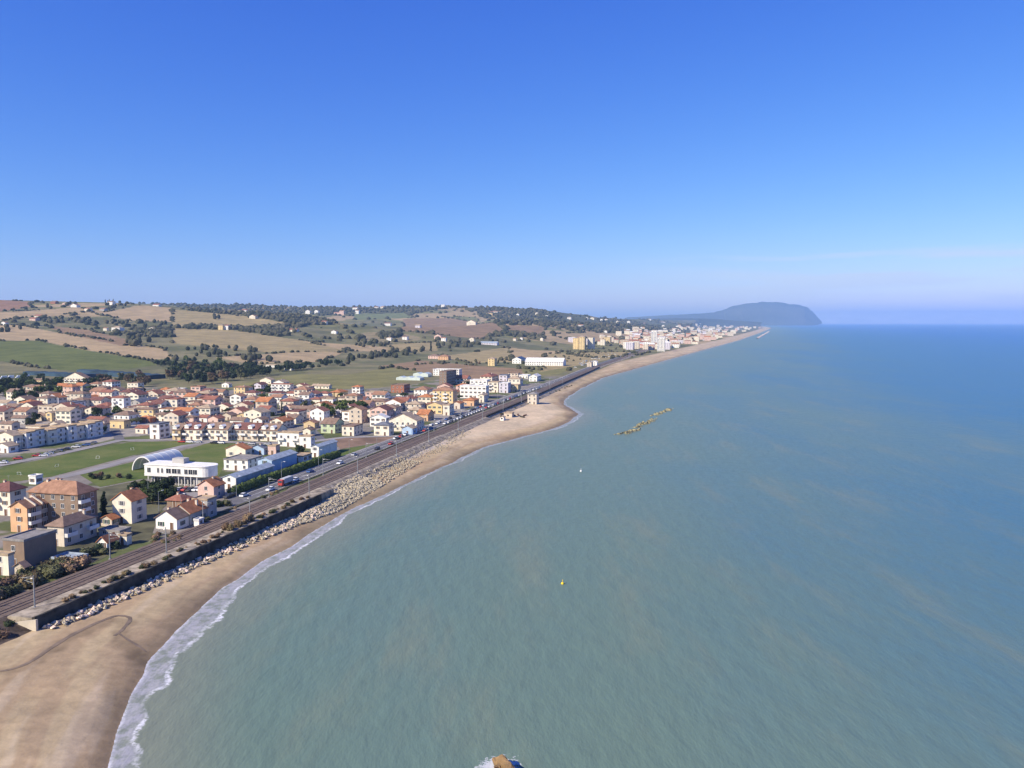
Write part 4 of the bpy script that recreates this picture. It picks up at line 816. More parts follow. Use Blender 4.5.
# farmhouses and villas on the hills
HILLH = [(106.5, 112, 305, 301.8, 'white'), (34, 40, 318, 315.8, 'cream'), (29, 35, 321, 318.6, 'pink'), (111, 119, 332, 327.6, 'white'), (103, 106.5, 331, 328.2, 'cream'), (148, 154, 331, 328.6, 'cream'), (1, 5, 325, 322.6, 'white'), (218, 222.5, 330, 325.4, 'yellow'), (223, 228, 330, 325.6, 'white'), (238, 246, 313, 310.2, 'white'), (249, 255, 319, 316.2, 'cream'), (305, 309.5, 314, 311, 'white'), (314, 318, 314, 311, 'white'), (333, 340, 315, 312.6, 'pink'), (321, 326, 325, 321.6, 'cream'), (331, 336, 334, 331.4, 'white'), (288, 296, 332, 329.8, 'cream'), (339, 343.5, 315, 311, 'pink'), (355, 358.5, 314, 310.6, 'white'), (352, 357, 309.5, 307.6, 'white'), (374, 378, 309, 307, 'white'), (380, 384, 308.6, 306.6, 'cream'), (384, 390, 326, 323.4, 'white'), (415, 420, 328, 325.4, 'lilac'), (386.5, 391, 341, 337.8, 'white'), (402, 407, 340, 336.8, 'white'), (434, 441, 340, 336, 'pink'), (441, 445.5, 341.5, 338, 'white'), (469, 474, 342, 338.8, 'cream'), (466, 475, 325, 322.2, 'cream'), (486, 492, 316, 313.2, 'yellow'), (490, 497, 314, 311.6, 'cream'), (428, 438, 359, 356, 'pink'), (438, 448, 360, 356.5, 'orange'), (284, 291, 370.5, 368, 'white'), (516, 519, 317, 314, 'white'), (520, 523, 336, 334, 'white'), (535, 538, 315.5, 313, 'cream'), (545, 548, 318, 315.8, 'white'), (567, 571, 320, 317.4, 'white'), (578, 583, 328, 325.2, 'white'), (585, 588, 319.6, 317.8, 'white'), (590, 594, 320, 318, 'cream'), (600, 602.5, 321.5, 319.4, 'white'), (604.5, 607.5, 321.2, 319.2, 'white'), (616, 619, 324, 321.2, 'cream'), (627, 630, 324, 321.2, 'white'), (632, 636, 329.5, 327.6, 'white'), (648, 651, 320.6, 319, 'white'), (637, 645, 324.6, 323.2, 'lilac'), (655, 665, 323, 322, 'lilac'), (604, 607, 333, 331, 'white'), (540, 543, 341, 338.4, 'cream'), (513, 516, 341, 338.6, 'cream'), (520, 522.5, 340, 337.6, 'white'), (62, 66, 305, 303, 'pink'), (50, 55, 304, 301.8, 'brick'), (70, 76, 307.5, 305.2, 'white'), (84, 89, 311, 308.6, 'cream'), (152, 158, 306.5, 304.8, 'white'), (99, 104, 311, 309, 'grey'), (441, 444.5, 308, 303.6, 'white')]
for (pl, pm, yb, ye, w) in HILLH:
    f = fit(pl, pm, None, yb, ye); f = (f[0], f[1], min(max(f[1] * .8, 8), 16), min(f[3], f[1] * .9))
    tower = pl == 441 and pm == 444.5
    Bd(f, w, 'flat' if tower else rng.choice(('gt', 'gs', 'hip')), 'white' if tower else rng.choice(('terracotta', 'tan', 'brown', 'red')), None, 'water_tower' if tower else 'farmhouse', small=True, group='houses on the hills', base=5, note='white water tower on the ridge line' if tower else None)
# the far seaside town
FT = [(560, 344), (600, 336), (630, 330.5), (665, 328), (695, 325.5), (712, 323.7), (742, 323.7), (768, 324.6), (770, 327), (745, 332), (722, 338.5), (700, 343.2), (680, 347.5), (668, 349.5), (640, 350), (615, 347), (585, 346)]
fx = np.array
n_in = 0
for _ in range(9000):
    if n_in >= 265: break
    a, c = rng.uniform(560, 768), rng.uniform(323.5, 350)
    if not inpoly(fx([a]), fx([c]), FT)[0]: continue
    if a < 625 and rng.random() < .72: continue
    x, y = G3(a, c); s, t = to_st(x, y)
    if qshore(s, t) < float(np.interp(s, [0, 1500, 2500, 6000], [60, 62, 75, 90])): continue
    w = min(rng.uniform(9, 22) * (1 + y / 9000), 45)
    if not clear(x, y, w * .35): continue
    Bd(((x, y, Z(x, y)), w, rng.uniform(9, 16), rng.choice((6.5, 9, 9, 12, 15)) * (1 + y / 14000)), rng.choice(('white', 'cream', 'pink', 'beige', 'cream', 'beige', 'tan', 'lilac')), rng.choice(('flat', 'gt', 'hip')), rng.choice(('terracotta', 'tan', 'orange', 'white', 'red')), None, 'seaside_building', small=True, group='buildings of the far seaside town', base=4); n_in += 1
# greenhouses, netted orchard
for nm, (pl, pm, pr, yb, ye), hh, mt, lab in (('greenhouse', (396, 420, 424, 380.5, 377.5), 3.6, 'poly_film', 'long pale green greenhouse on the olive field edge'), ('greenhouse', (413, 428, 432, 377, 373.2), 4.2, 'poly_film', 'short pale greenhouse beside the factory hall'), ('greenhouse', (-14, 4, 30, 391, 382), 4.5, 'roof_metal', 'blue grey greenhouse roof among dark trees at the left edge')):
    (l_, W, D, H) = fit(pl, pm, pr, yb, ye); D = min(D, 40); n = max(2, int(W / 8)); R0 = thing(nm, l_, ROT, lab, 'greenhouse', 'greenhouses')
    w_ = W / n; z0 = min(H, hh)
    ob('frame', MB().box(-W / 2, W / 2, -D / 2, D / 2, -1, z0 - .6).mesh('frame', [mt]), R0)
    for i in range(n):
        x = -W / 2 + (i + .5) * w_; b = MB(); b.prism([(x - w_ / 2 + .02, z0 - .55), (x, z0 + .9), (x + w_ / 2 - .02, z0 - .55)], 'y', -D / 2, D / 2); ob('roof', b.mesh('roof', [mt]), R0)
for (xa, xb, ya, yb2, h_) in ((30, 92, 374.5, 377.5, 3.6), (84, 156, 373.5, 379, 4.8)):
    A, B_ = Vector(G3(xa, ya)), Vector(G3(xb, yb2)); d = B_ - A; L = d.length; b = MB(); n = int(L / 6)
    for i in range(n + 1):
        for j, (o_, z) in enumerate(((-9, -3), (-9, h_ * .9), (-3, h_), (4, h_ * .97), (12, h_ * .9), (12, -3))): b.v.append((L * i / n, o_, z + .5 * math.sin(i * 1.9 + j)))
    b.f = [(i * 6 + j, i * 6 + j + 1, i * 6 + 7 + j, i * 6 + 6 + j) for i in range(n) for j in range(5)] + [tuple(range(6)), tuple(range(n * 6, n * 6 + 6))]; b.m = [0] * len(b.f)
    thing('netted_orchard', (A.x, A.y, Z(A.x, A.y) + .5), math.atan2(d.y, d.x), 'dark blue netted orchard strip under the green field, %s piece' % ('left' if xa == 30 else 'right'), 'orchard', 'netted orchard strips', b.mesh('netted_orchard', ['net']))
#@@LIFE

# ------------------------------------------------------------------ trees
def ico(b, c, r, sub, mi, jit, rnd):
    bm = bmesh.new(); bmesh.ops.create_icosphere(bm, subdivisions=sub, radius=1.0)
    vs = [Vector(v.co) for v in bm.verts]; fs = [tuple(v.index for v in f.verts) for f in bm.faces]; bm.free()
    b.add([(c[0] + v.x * r[0] * (1 + rnd.uniform(-jit, jit)), c[1] + v.y * r[1] * (1 + rnd.uniform(-jit, jit)), c[2] + v.z * r[2] * (1 + rnd.uniform(-jit, jit))) for v in vs], fs, mi)
def crown(seed, shape, b=None, mi=0, quads=46):
    q = random.Random(seed); b = b or MB(); L = []
    if shape == 'cypress': L = [((q.uniform(-.02, .02), q.uniform(-.02, .02), z), (.10 * (1.15 - z), .10 * (1.15 - z), .13)) for z in (.14, .3, .46, .62, .78, .9)]
    elif shape == 'pine': L = [((math.cos(a) * .26, math.sin(a) * .26, q.uniform(.74, .84)), (.22, .22, .12)) for a in np.linspace(0, 6.28, 7)[:-1]] + [((0, 0, .86), (.3, .3, .13))]
    elif shape == 'bush': L = [((math.cos(a) * .42 * q.random(), math.sin(a) * .42 * q.random(), q.uniform(.25, .6)), [q.uniform(.28, .42)] * 3) for a in np.linspace(0, 6.28, 8)[:-1]]
    else: L = [((math.cos(a) * q.uniform(.12, .30), math.sin(a) * q.uniform(.12, .30), q.uniform(.42, .82)), [q.uniform(.15, .24)] * 3) for a in np.linspace(0, 6.28 * 2, 11)[:-1]] + [((0, 0, .62), (.22, .22, .25))]
    for c, r in L:
        ico(b, c, [k * .74 for k in r], 1, mi, .18, q)
        for _ in range(quads):
            d = Vector((q.gauss(0, 1), q.gauss(0, 1), q.gauss(0, 1))).normalized(); k = q.uniform(.72, 1.12); p_ = Vector(c) + Vector((d.x * r[0], d.y * r[1], d.z * r[2])) * k
            if p_.z < .03: continue
            n = (d + Vector((q.uniform(-.8, .8), q.uniform(-.8, .8), q.uniform(-.3, 1)))).normalized(); u = n.orthogonal().normalized(); w = n.cross(u); sz = q.uniform(.045, .10) * (.6 if shape == 'cypress' else 1.0)
            b.add([p_ + u * sz, p_ + w * sz * .8, p_ - u * sz, p_ - w * sz * .7], [(0, 1, 2, 3)], mi)
    return b
def trunk_mb(seed, shape, b=None, mi=0):
    q = random.Random(seed + 99); b = b or MB(); h = dict(pine=.78, cypress=.2, bush=.3).get(shape, .5); r = .028
    b.tube((0, 0, -.08), (0, 0, h), r, r * .55, 7, mi)
    if shape != 'cypress':
        for i in range(4):
            a = i * 1.57 + q.random(); z = h * q.uniform(.6, .95); b.tube((0, 0, z), (math.cos(a) * .22, math.sin(a) * .22, min(.85, z + .2)), r * .5, r * .2, 5, mi)
    return b
_TR = {}
def tree_meshes(shape, leaf, v):
    k = (shape, leaf, v)
    if k not in _TR:
        sd_ = v * 31 + sum(map(ord, shape)); c = crown(sd_, shape); t_ = trunk_mb(sd_, shape); w = trunk_mb(sd_, shape); crown(sd_, shape, w, 1, 34)
        _TR[k] = (c.mesh('crown', ['leaf_' + leaf], fix=False), t_.mesh('trunk', ['bark']), w.mesh('tree', ['bark', 'leaf_' + leaf], fix=False))
    return _TR[k]
TREES = []; FARTREES = []
def tree(x, y, h, shape='round', leaf='dark', wide=1.0, z=None, label=None, group=None):
    nm = {'cypress': 'cypress_tree', 'pine': 'pine_tree', 'bush': 'bush'}.get(shape, 'tree'); c, t_, w = tree_meshes(shape, leaf, rng.randrange(3)); z = Z(x, y) if z is None else z
    rz = rng.uniform(0, 6.28); sc = (h * wide, h * wide, h)
    if y < 430 and shape != 'bush':
        o = thing(nm, (x, y, z), rz); o.scale = sc; ob('trunk', t_, o); ob('crown', c, o)
    else:
        o = thing(nm, (x, y, z), rz, me=(c if shape == 'bush' else w)); o.scale = sc
    o['label'] = label; o['category'] = nm.split('_')[-1]; o['group'] = group
    TREES.append((o, x, y)); return o
def clump(px, py, rx, ry, n, h, shape, leaf, label, group, wide=1.0, gap=.6, tilt=0.0):
    k, tries = 0, 0
    while k < n and tries < n * 25:
        tries += 1; a, r = rng.uniform(0, 6.28), math.sqrt(rng.random()); ex = math.cos(a) * r * rx
        x, y = G3(px + ex, py + math.sin(a) * r * ry + tilt * ex)
        hh = rng.uniform(*h)
        if y < 1000 and not clear(x, y, 2.0): continue
        if any((x - b_) ** 2 + (y - c_) ** 2 < (hh * gap * wide) ** 2 for _, b_, c_ in TREES[-n * 2:]): continue
        if y > 1240 and shape == 'round': FARTREES.append((x, y, hh)); k += 1; continue
        tree(x, y, hh, shape, leaf if isinstance(leaf, str) else rng.choice(leaf), wide, None, label, group); k += 1
D2 = ('dark', 'dark', 'green')
clump(28, 396, 32, 9, 36, (8, 13), 'round', D2, 'dark broad tree in the grove at the left edge of town', 'dark grove at the left edge')
clump(40, 384, 36, 4, 10, (7, 10), 'round', D2, 'dark tree in the row beside the blue grey greenhouse', 'trees by the greenhouse')
clump(110, 384, 38, 5, 26, (6, 10), 'round', ('dark', 'olive', 'brown'), 'tree in the belt behind the back row of houses', 'tree belt behind town')
clump(138, 383, 14, 6, 6, (8, 11), 'round', ('brown',), 'broad brownish tree behind the orange roofs at the back of town', 'brown trees behind town')
clump(208, 376, 42, 9, 62, (8, 14), 'round', ('dark', 'dark', 'green', 'brown', 'olive'), 'tall tree in the large wood behind town', 'large wood behind town')
clump(190, 365, 34, 5, 24, (8, 12), 'round', D2, 'dark tree on the upper edge of the wood behind town', 'upper edge of the wood')
clump(250, 373, 24, 6, 26, (8, 12), 'round', ('dark',), 'dark tree at the right end of the wood behind town', 'right end of the wood')
clump(305, 368.5, 48, 1.8, 34, (8, 11), 'round', ('dark',), 'dark tree in the line along the upper edge of the olive field', 'tree line above the olive field', tilt=-.09)
clump(385, 356, 40, 3.4, 36, (8, 12), 'round', ('dark', 'dark', 'green'), 'dark tree in the long belt above the olive field', 'long tree belt above the olive field', tilt=-.11)
clump(255, 361, 16, 2.5, 10, (9, 13), 'round', ('dark',), 'dark tree in the round copse on the tan slope', 'round copse on the tan slope')
clump(139, 343, 12, 4, 11, (10, 16), 'round', ('dark',), 'dark tree in the copse among the tan fields', 'copse among the tan fields')
clump(152, 325, 16, 5, 10, (9, 14), 'round', ('dark', 'brown'), 'tree in the hillside copse right of the white villas', 'hillside copse')
clump(100, 321, 36, 3, 15, (8, 13), 'round', D2, 'dark tree in the hedge line across the upper hillside', 'hedge line on the upper hillside', tilt=.06)
clump(50, 321, 12, 2.6, 8, (9, 13), 'round', ('dark',), 'dark tree beside the pale farmhouses on the left hill', 'trees by the left hill farm')
clump(9, 330, 13, 4, 8, (8, 12), 'round', ('dark',), 'dark tree at the left edge of the hillside', 'trees at the left edge of the hill')
clump(50, 306, 30, 3.4, 13, (9, 14), 'round', ('dark', 'brown'), 'dark tree in the hilltop hamlet', 'hilltop hamlet trees')
clump(112, 306, 14, 3.5, 8, (9, 13), 'round', ('dark',), 'dark tree below the white villa on the hilltop', 'trees below the hilltop villa')
for i, a in enumerate((105.5, 107.6, 109.4, 113.4)): tree(*G3(a, 304.2), (16, 13, 17, 18)[i], 'cypress', 'cypress', 1.5, None, 'slim cypress by the hilltop villa, %s from the left' % ('first', 'second', 'third', 'fourth')[i], 'cypresses by the hilltop villa')
clump(208, 352, 26, 6, 22, (6, 10), 'round', ('brown', 'brown', 'olive'), 'bare brownish tree in the thicket on the slope', 'brown thicket on the slope')
clump(248, 350, 18, 2.6, 10, (7, 11), 'round', ('dark',), 'dark tree in the short row beside the brown thicket', 'short row beside the thicket')
clump(195, 328, 28, 1.8, 12, (8, 12), 'round', ('dark', 'brown'), 'tree in the hedge row across the dry hill field', 'hedge row across the dry field')
clump(275, 331, 28, 4, 16, (8, 13), 'round', D2, 'dark tree in the valley wood right of the yellow farm', 'valley wood')
clump(216, 318, 3, 1.5, 3, (12, 16), 'round', ('dark',), 'lone dark tree group on the hill brow', 'lone trees on the hill brow')
clump(258, 316, 24, 2, 10, (9, 13), 'round', ('dark',), 'dark tree along the far hill crest', 'trees on the far crest')
clump(372, 344, 18, 5, 12, (8, 12), 'round', D2, 'dark tree in the valley left of the dry square field', 'trees left of the dry square field')
clump(450, 346, 18, 4, 14, (8, 12), 'round', D2, 'dark tree by the pink farm in the valley', 'trees by the pink farm')
clump(476, 363, 30, 2, 10, (4, 6), 'round', ('olive', 'brown'), 'small round tree in the row beside the field track', 'row beside the field track')
clump(502, 361, 5, 1.6, 4, (6, 8), 'round', ('dark',), 'dark tree between the yellow farmhouse and the warehouse', 'trees by the yellow farmhouse')
clump(432, 351, 2, 1, 1, (20, 21), 'cypress', 'cypress', 'single very tall slim tree in the valley', None, wide=1.3)
clump(350, 414.5, 14, 4, 7, (8, 11), 'pine', ('green',), 'bright green umbrella pine in the town park', 'umbrella pines in the town park', wide=1.1, gap=.5)
clump(327, 416, 8, 4, 4, (8, 10), 'round', ('green',), 'bright green broad tree left of the park pines', 'broad trees left of the pines')
clump(300, 455, 5, 2.5, 3, (4, 6), 'round', ('dark',), 'dark shrubby tree beside the low outbuilding', 'trees by the outbuilding')
clump(95, 433, 14, 3, 6, (4, 6), 'round', D2, 'small dark garden tree above the grass field', 'garden trees above the field')
clump(152, 497, 24, 9, 34, (3, 5.5), 'round', ('dark', 'dark', 'green'), 'dark bushy tree in the shady plot below the clubhouse', 'trees below the clubhouse')
clump(172, 497, 5, 2, 3, (3, 4), 'round', ('dark', 'brown'), 'small tree left of the pink house', 'trees left of the pink house')
clump(103, 512, 8, 6, 5, (4, 7), 'cypress', 'cypress', 'dark conifer between the big apartment building and the cream house', 'conifers by the apartment building', wide=2.0)
clump(110, 478, 22, 3, 12, (1.5, 2.6), 'bush', ('brown', 'dark'), 'brown bush along the lower edge of the grass field', 'bushes along the field edge')
clump(165, 540, 16, 6, 16, (1.2, 2.2), 'bush', ('brown', 'olive', 'reed'), 'dry brown bush on the bank before the row houses', 'dry bushes by the row houses')
clump(222, 505, 12, 3, 7, (1.5, 3), 'bush', ('dark', 'olive'), 'dark bush on the railway bank beside the row houses', 'bushes on the railway bank')
def stwalk(s0, s1, t0, t1, n, h, leaf, label, group, wide=1.2, z=None):
    for i in range(n):
        x, y = st(rng.uniform(s0, s1), rng.uniform(t0, t1)); tree(x, y, rng.uniform(*h), 'bush', rng.choice(leaf), wide, z, label, group)
stwalk(172, 214, -14, -6.3, 60, (2.6, 4.2), ('reed', 'brown', 'olive', 'olive'), 'brown scrub bush beside the tracks before the brown block', 'scrub beside the tracks', 1.1)
stwalk(214, 232, -16, -9, 10, (1.6, 3), ('dark', 'olive'), 'dark bush beside the little white shed', 'bushes by the white shed', 1.2)
stwalk(252, 268, 9.0, 12.2, 14, (1.5, 3.2), ('reed', 'reed', 'brown'), 'tall dry reed clump on the verge above the sea wall', 'reed clumps above the sea wall', .8, 5.1)
stwalk(186, 304, 10.4, 12.7, 60, (.5, 1.5), ('reed', 'brown', 'olive'), 'low dry bush along the top of the sea wall', 'low bushes along the wall top', 1.3, 5.1)
stwalk(140, 176, 6, 12, 46, (1.0, 2.2), ('brown', 'dark', 'reed'), 'dark reddish bush in the hollow beside the end of the sea wall', 'bushes in the hollow by the wall end', 1.3)
stwalk(262, 330, -6.2, -4.8, 10, (.8, 1.6), ('olive', 'reed'), 'low bush between the road and the tracks', 'low bushes between road and tracks', 1.3, 4.3)
stwalk(560, 900, 8, 12, 20, (.8, 1.6), ('olive', 'brown'), 'low bush at the foot of the retaining wall on the beach', 'low bushes behind the far beach', 1.6)
# small trees in the gardens of the town
n_in = 0
for _ in range(4000):
    if n_in >= 90: break
    x, y = rng.uniform(min(xs), max(xs)), rng.uniform(min(ys), max(ys))
    if not inpoly(np.array([x]), np.array([y]), TPw)[0] or not clear(x, y, 2.2): continue
    tree(x, y, rng.uniform(4, 7.5), rng.choice(('round', 'round', 'pine', 'cypress')), rng.choice(('dark', 'green', 'dark', 'olive')), 1.1, 4, 'dark green garden tree between the town houses', 'garden trees of the town'); n_in += 1
# hedge along the inland side of the coast road
hx = [st(s, -19.6 + RD(s) + .4 * math.sin(s / 9)) for s in np.arange(302, 392, 1.5)]
b = MB(); q = random.Random(4)
for i, (x, y) in enumerate(hx):
    ico(b, (x, y, 4 + 1.2 + q.uniform(-.2, .3)), (1.9, 1.9, 1.9 + q.uniform(-.3, .5)), 2, 0, .16, q)
    for _ in range(40):
        d = Vector((q.gauss(0, 1), q.gauss(0, 1), q.gauss(0, 1))).normalized() * 2.0; d.z = abs(d.z); u = Vector((q.uniform(-1, 1), q.uniform(-1, 1), q.uniform(-.4, .4))).normalized() * q.uniform(.2, .45); w = d.cross(u).normalized() * q.uniform(.15, .35); p_ = Vector((x, y, 5.3)) + d
        b.add([p_ + u, p_ + w, p_ - u, p_ - w], [(0, 1, 2, 3)])
thing('hedge', (0, 0, 0), 0, 'long dense green hedge between the coast road and the warehouses', 'hedge', None, b.mesh('hedge', ['leaf_green'], fix=False))
# woods too far off to count
b = MB(); q = random.Random(9); n_in = 0
while n_in < 3000:
    px_, py_ = q.uniform(-20, 700), q.uniform(302, 347)
    x, y = G3(px_, py_)
    if y < 1700 or y > 9000: continue
    dens = float(fbm(np.array([x / 330.0]), np.array([y / 600.0]), 3, 77)[0]) + (.14 if y > 3700 else -.05) + (.06 if px_ > 480 else 0)
    if dens < .60 and q.random() > .045: continue
    if qshore(*to_st(x, y)) < 120: continue
    if any(inpoly(np.array([x]), np.array([y]), w)[0] for w in FW): continue
    r = q.uniform(3.5, 7.0) * (1 + y / 9000); ico(b, (x, y, Z(x, y) + r * .35), (r * 1.3, r * 1.3, r), 1, 0, .25, q); n_in += 1
for x, y, h in FARTREES: ico(b, (x, y, Z(x, y) + h * .42), (h * .42, h * .42, h * .5), 2, 0, .22, q)
for w in FW:                                          # hedges and scrub along the edges of the fields
    for (ax, ay), (bx, by) in zip(w, w[1:] + w[:1]):
        L = math.hypot(bx - ax, by - ay); n = int(min(L, 900) / 9); ph = q.uniform(0, 50)
        for i in range(n):
            u = i / n; x, y = ax + (bx - ax) * u, ay + (by - ay) * u
            if y < 1080 or y > 6500 or float(vnoise(np.array([ph + u * L / 60]), np.array([ph]), 3)[0]) < .56: continue
            h = q.uniform(2.0, 4.2) * (1 + y / 7000); x += q.uniform(-4, 4); y += q.uniform(-5, 5); ico(b, (x, y, Z(x, y) + h * .35), (h * .9, h * .9, h * .7), 1, 0, .25, q)
for _ in range(70):
    x, y = G3(q.uniform(-20, 560), q.uniform(318, 372))
    if 1100 < y < 4000 and qshore(*to_st(x, y)) > 90 and (q.random() < .06 or not any(inpoly(np.array([x]), np.array([y]), w)[0] for w in FW)): h = q.uniform(1.6, 4.5) * (1 + y / 7000); ico(b, (x, y, Z(x, y) + h * .35), (h, h, h * .8), 1, 0, .25, q)
for _ in range(120):
    a = q.uniform(525, 625); x, y = G3(a, 372 - (a - 525) * .26 + q.uniform(-7, 2))
    if to_st(x, y)[1] < -24 and clear(x, y, 3): h = q.uniform(1.2, 3.2); ico(b, (x, y, Z(x, y) + h * .35), (h, h, h * .8), 1, 0, .25, q)
tag(ob('woodland', b.mesh('woodland', ['wood_far'], fix=False)), kind='stuff')

# ------------------------------------------------------------------ boulders, rocks, buoys
def rock_mesh(seed, sub=2, rough=.28, m='rock', flat=.72):
    bm = bmesh.new(); bmesh.ops.create_icosphere(bm, subdivisions=sub, radius=.5)
    for v in bm.verts:
        p_ = v.co * 3 + Vector((seed * 7.1, seed * 3.3, 0)); n = mnoise.noise(p_); c = mnoise.cell(v.co * 2.4 + Vector((seed, 0, 0)))
        v.co *= 1 + rough * n * 1.6 + (c - .5) * .22; v.co.z *= flat
    me = bpy.data.meshes.new('boulder'); bm.to_mesh(me); bm.free(); me.materials.append(MATS[m]); return me
RM = [rock_mesh(i) for i in range(7)]
spots = []; q = random.Random(12)
def rockrow(s0, s1, ta, tb, n, r):
    for _ in range(n):
        s = q.uniform(s0, s1); a = float(np.interp(s, *ta)); c = float(np.interp(s, *tb)); u = q.random(); t = a + (c - a) * u; x, y = st(s, t); spots.append((x, y, s, t, q.uniform(*r), u))
TA = ([170, 300, 312, 330, 430, 520], [14.3, 15.0, 12.5, 9.0, 9.0, 9.0]); TB = ([170, 215, 255, 290, 300, 340, 380, 430, 520], [17.8, 19.0, 20.2, 22.6, 24, 23, 21, 19, 14])
rockrow(178, 290, TA, TB, 620, (.45, 1.25)); rockrow(288, 350, TA, TB, 2100, (.4, 1.25)); rockrow(345, 400, TA, TB, 900, (.3, .8)); rockrow(395, 500, TA, TB, 500, (.25, .65)); rockrow(262, 300, ([268, 300], [15, 15]), ([268, 300], [21, 24]), 420, (.5, 1.4))
spots.sort(key=lambda k: -k[4] / math.hypot(k[0], k[1]))
def zrock(x, y, s, t, u):
    z = Z(x, y)
    if s > 318:
        z = max(z, float(np.interp(t, [6, 7.4, 10.5, 13, 16], [4.9, 4.6, 3.2, 1.8, -1])))
    return z + (.9 * math.sin(math.pi * min(u * 1.15, 1)) if 285 < s < 350 else .25)
acc = MB()
for i, (x, y, s, t, r, u) in enumerate(spots):
    me = RM[i % 7]; z = zrock(x, y, s, t, u) + r * .12
    if i < 290:
        o = thing('boulder', (x, y, z), q.uniform(0, 6.28), 'pale limestone boulder in the bank of rocks below the sea wall' if s < 300 else 'pale boulder in the wide rock bank beyond the end of the sea wall', 'boulder', 'boulders below the sea wall' if s < 300 else 'boulders beyond the wall end', me)
        o.rotation_euler = (q.uniform(-.5, .5), q.uniform(-.5, .5), q.uniform(0, 6.28)); o.scale = (r * q.uniform(1, 1.4), r, r * q.uniform(.85, 1.1))
    else:
        a = q.uniform(0, 6.28); ca, sa = math.cos(a), math.sin(a); k = q.uniform(1, 1.4)
        acc.add([(x + r * (v.co.x * ca * k - v.co.y * sa), y + r * (v.co.x * sa * k + v.co.y * ca), z + r * v.co.z) for v in me.vertices], [tuple(f.vertices) for f in me.polygons])
tag(ob('rubble', acc.mesh('rubble', ['rock'], fix=False)), kind='stuff')
o = thing('sea_rock', (ROCK[0] + .3, ROCK[1] - 1.6, .1), .4, 'golden brown rock ringed with foam in the sea nearest the viewer', 'rock', None, rock_mesh(21, 4, .55, 'rock_golden', .75)); o.scale = (4.2, 6.2, 4.2)
for (xa, ya, xb, yb_, lab) in ((617, 435.5, 641, 428.5, 'nearest yellowish rock breakwater in the sea, partly awash'), (634, 428.5, 657, 417.5, 'middle pale rock breakwater of the three in the sea'), (651, 416.8, 673, 408.2, 'farthest flat rock breakwater of the three in the sea')):
    A, B_ = Vector(G(xa, ya, 0)), Vector(G(xb, yb_, 0)); d = B_ - A; L = d.length; n, k = int(L / .55), 15; b = MB()
    for i in range(n + 1):
        for j in range(k):
            u, w = i / n, (j / (k - 1) - .5) * 9; e = math.sin(math.pi * min(1, max(0, u))) ** .3 * (1 - (2 * abs(j / (k - 1) - .5)) ** 2)
            h = mnoise.cell(Vector((i * .55 / 1.7 + mnoise.noise(Vector((i * .3, j * .5, 3))), w / 1.6, xa))) ; g = mnoise.noise(Vector((i * .55 / 7, w / 4, xa * .1)))
            b.v.append((L * u, w + .8 * math.sin(i * .21), -1.0 + e * (1.35 + 1.1 * h + 1.3 * g)))
    b.f = [(i * k + j, i * k + j + 1, (i + 1) * k + j + 1, (i + 1) * k + j) for i in range(n) for j in range(k - 1)]; b.m = [0] * len(b.f)
    thing('rock_breakwater', (A.x, A.y, 0), math.atan2(d.y, d.x), lab, 'breakwater', 'rock breakwaters in the sea', b.mesh('rock_breakwater', ['rock_algae']))
def buoy(px_, py_, m, r, lab):
    o = thing('buoy', (*G(px_, py_, 0), 0), 0, lab, 'buoy')
    bm = bmesh.new(); bmesh.ops.create_uvsphere(bm, u_segments=20, v_segments=12, radius=r); me = bpy.data.meshes.new('float'); bm.to_mesh(me); bm.free(); me.materials.append(MATS[m]); me.shade_smooth()
    ob('float', me, o, (0, 0, r * .3)); ob('mast', MB().tube((0, 0, r), (0, 0, r * 2.4), r * .14, r * .1, 8).box(-r * .25, r * .25, -r * .25, r * .25, r * 2.2, r * 2.7).mesh('mast', [m]), o)
buoy(562.5, 584, 'buoy_yellow', .42, 'yellow buoy floating alone in the middle of the sea'); buoy(581, 471.5, 'frame_white', .5, 'white buoy floating between the beach and the breakwaters')
b = MB(); A = Vector(G(757, 338.5, 0)); B_ = Vector(G(769, 331.5, 0)); d = (B_ - A); L = d.length; dn = d.normalized(); nn_ = Vector((-dn.y, dn.x))
for i in range(41):
    for o_, z in ((-9, -1), (-3, 2.6 + .8 * math.sin(i * 2.3)), (3, 2.4 + .7 * math.sin(i * 3.1)), (9, -1)): p_ = A + d * (i / 40) + nn_ * o_; b.v.append((p_.x, p_.y, z))
b.f = [(i * 4 + j, i * 4 + j + 1, i * 4 + 5 + j, i * 4 + 4 + j) for i in range(40) for j in range(3)]; b.m = [0] * len(b.f)
thing('rock_breakwater', (0, 0, 0), 0, 'faint low breakwater far off at the end of the coast', 'breakwater', None, b.mesh('rock_breakwater', ['rock']))

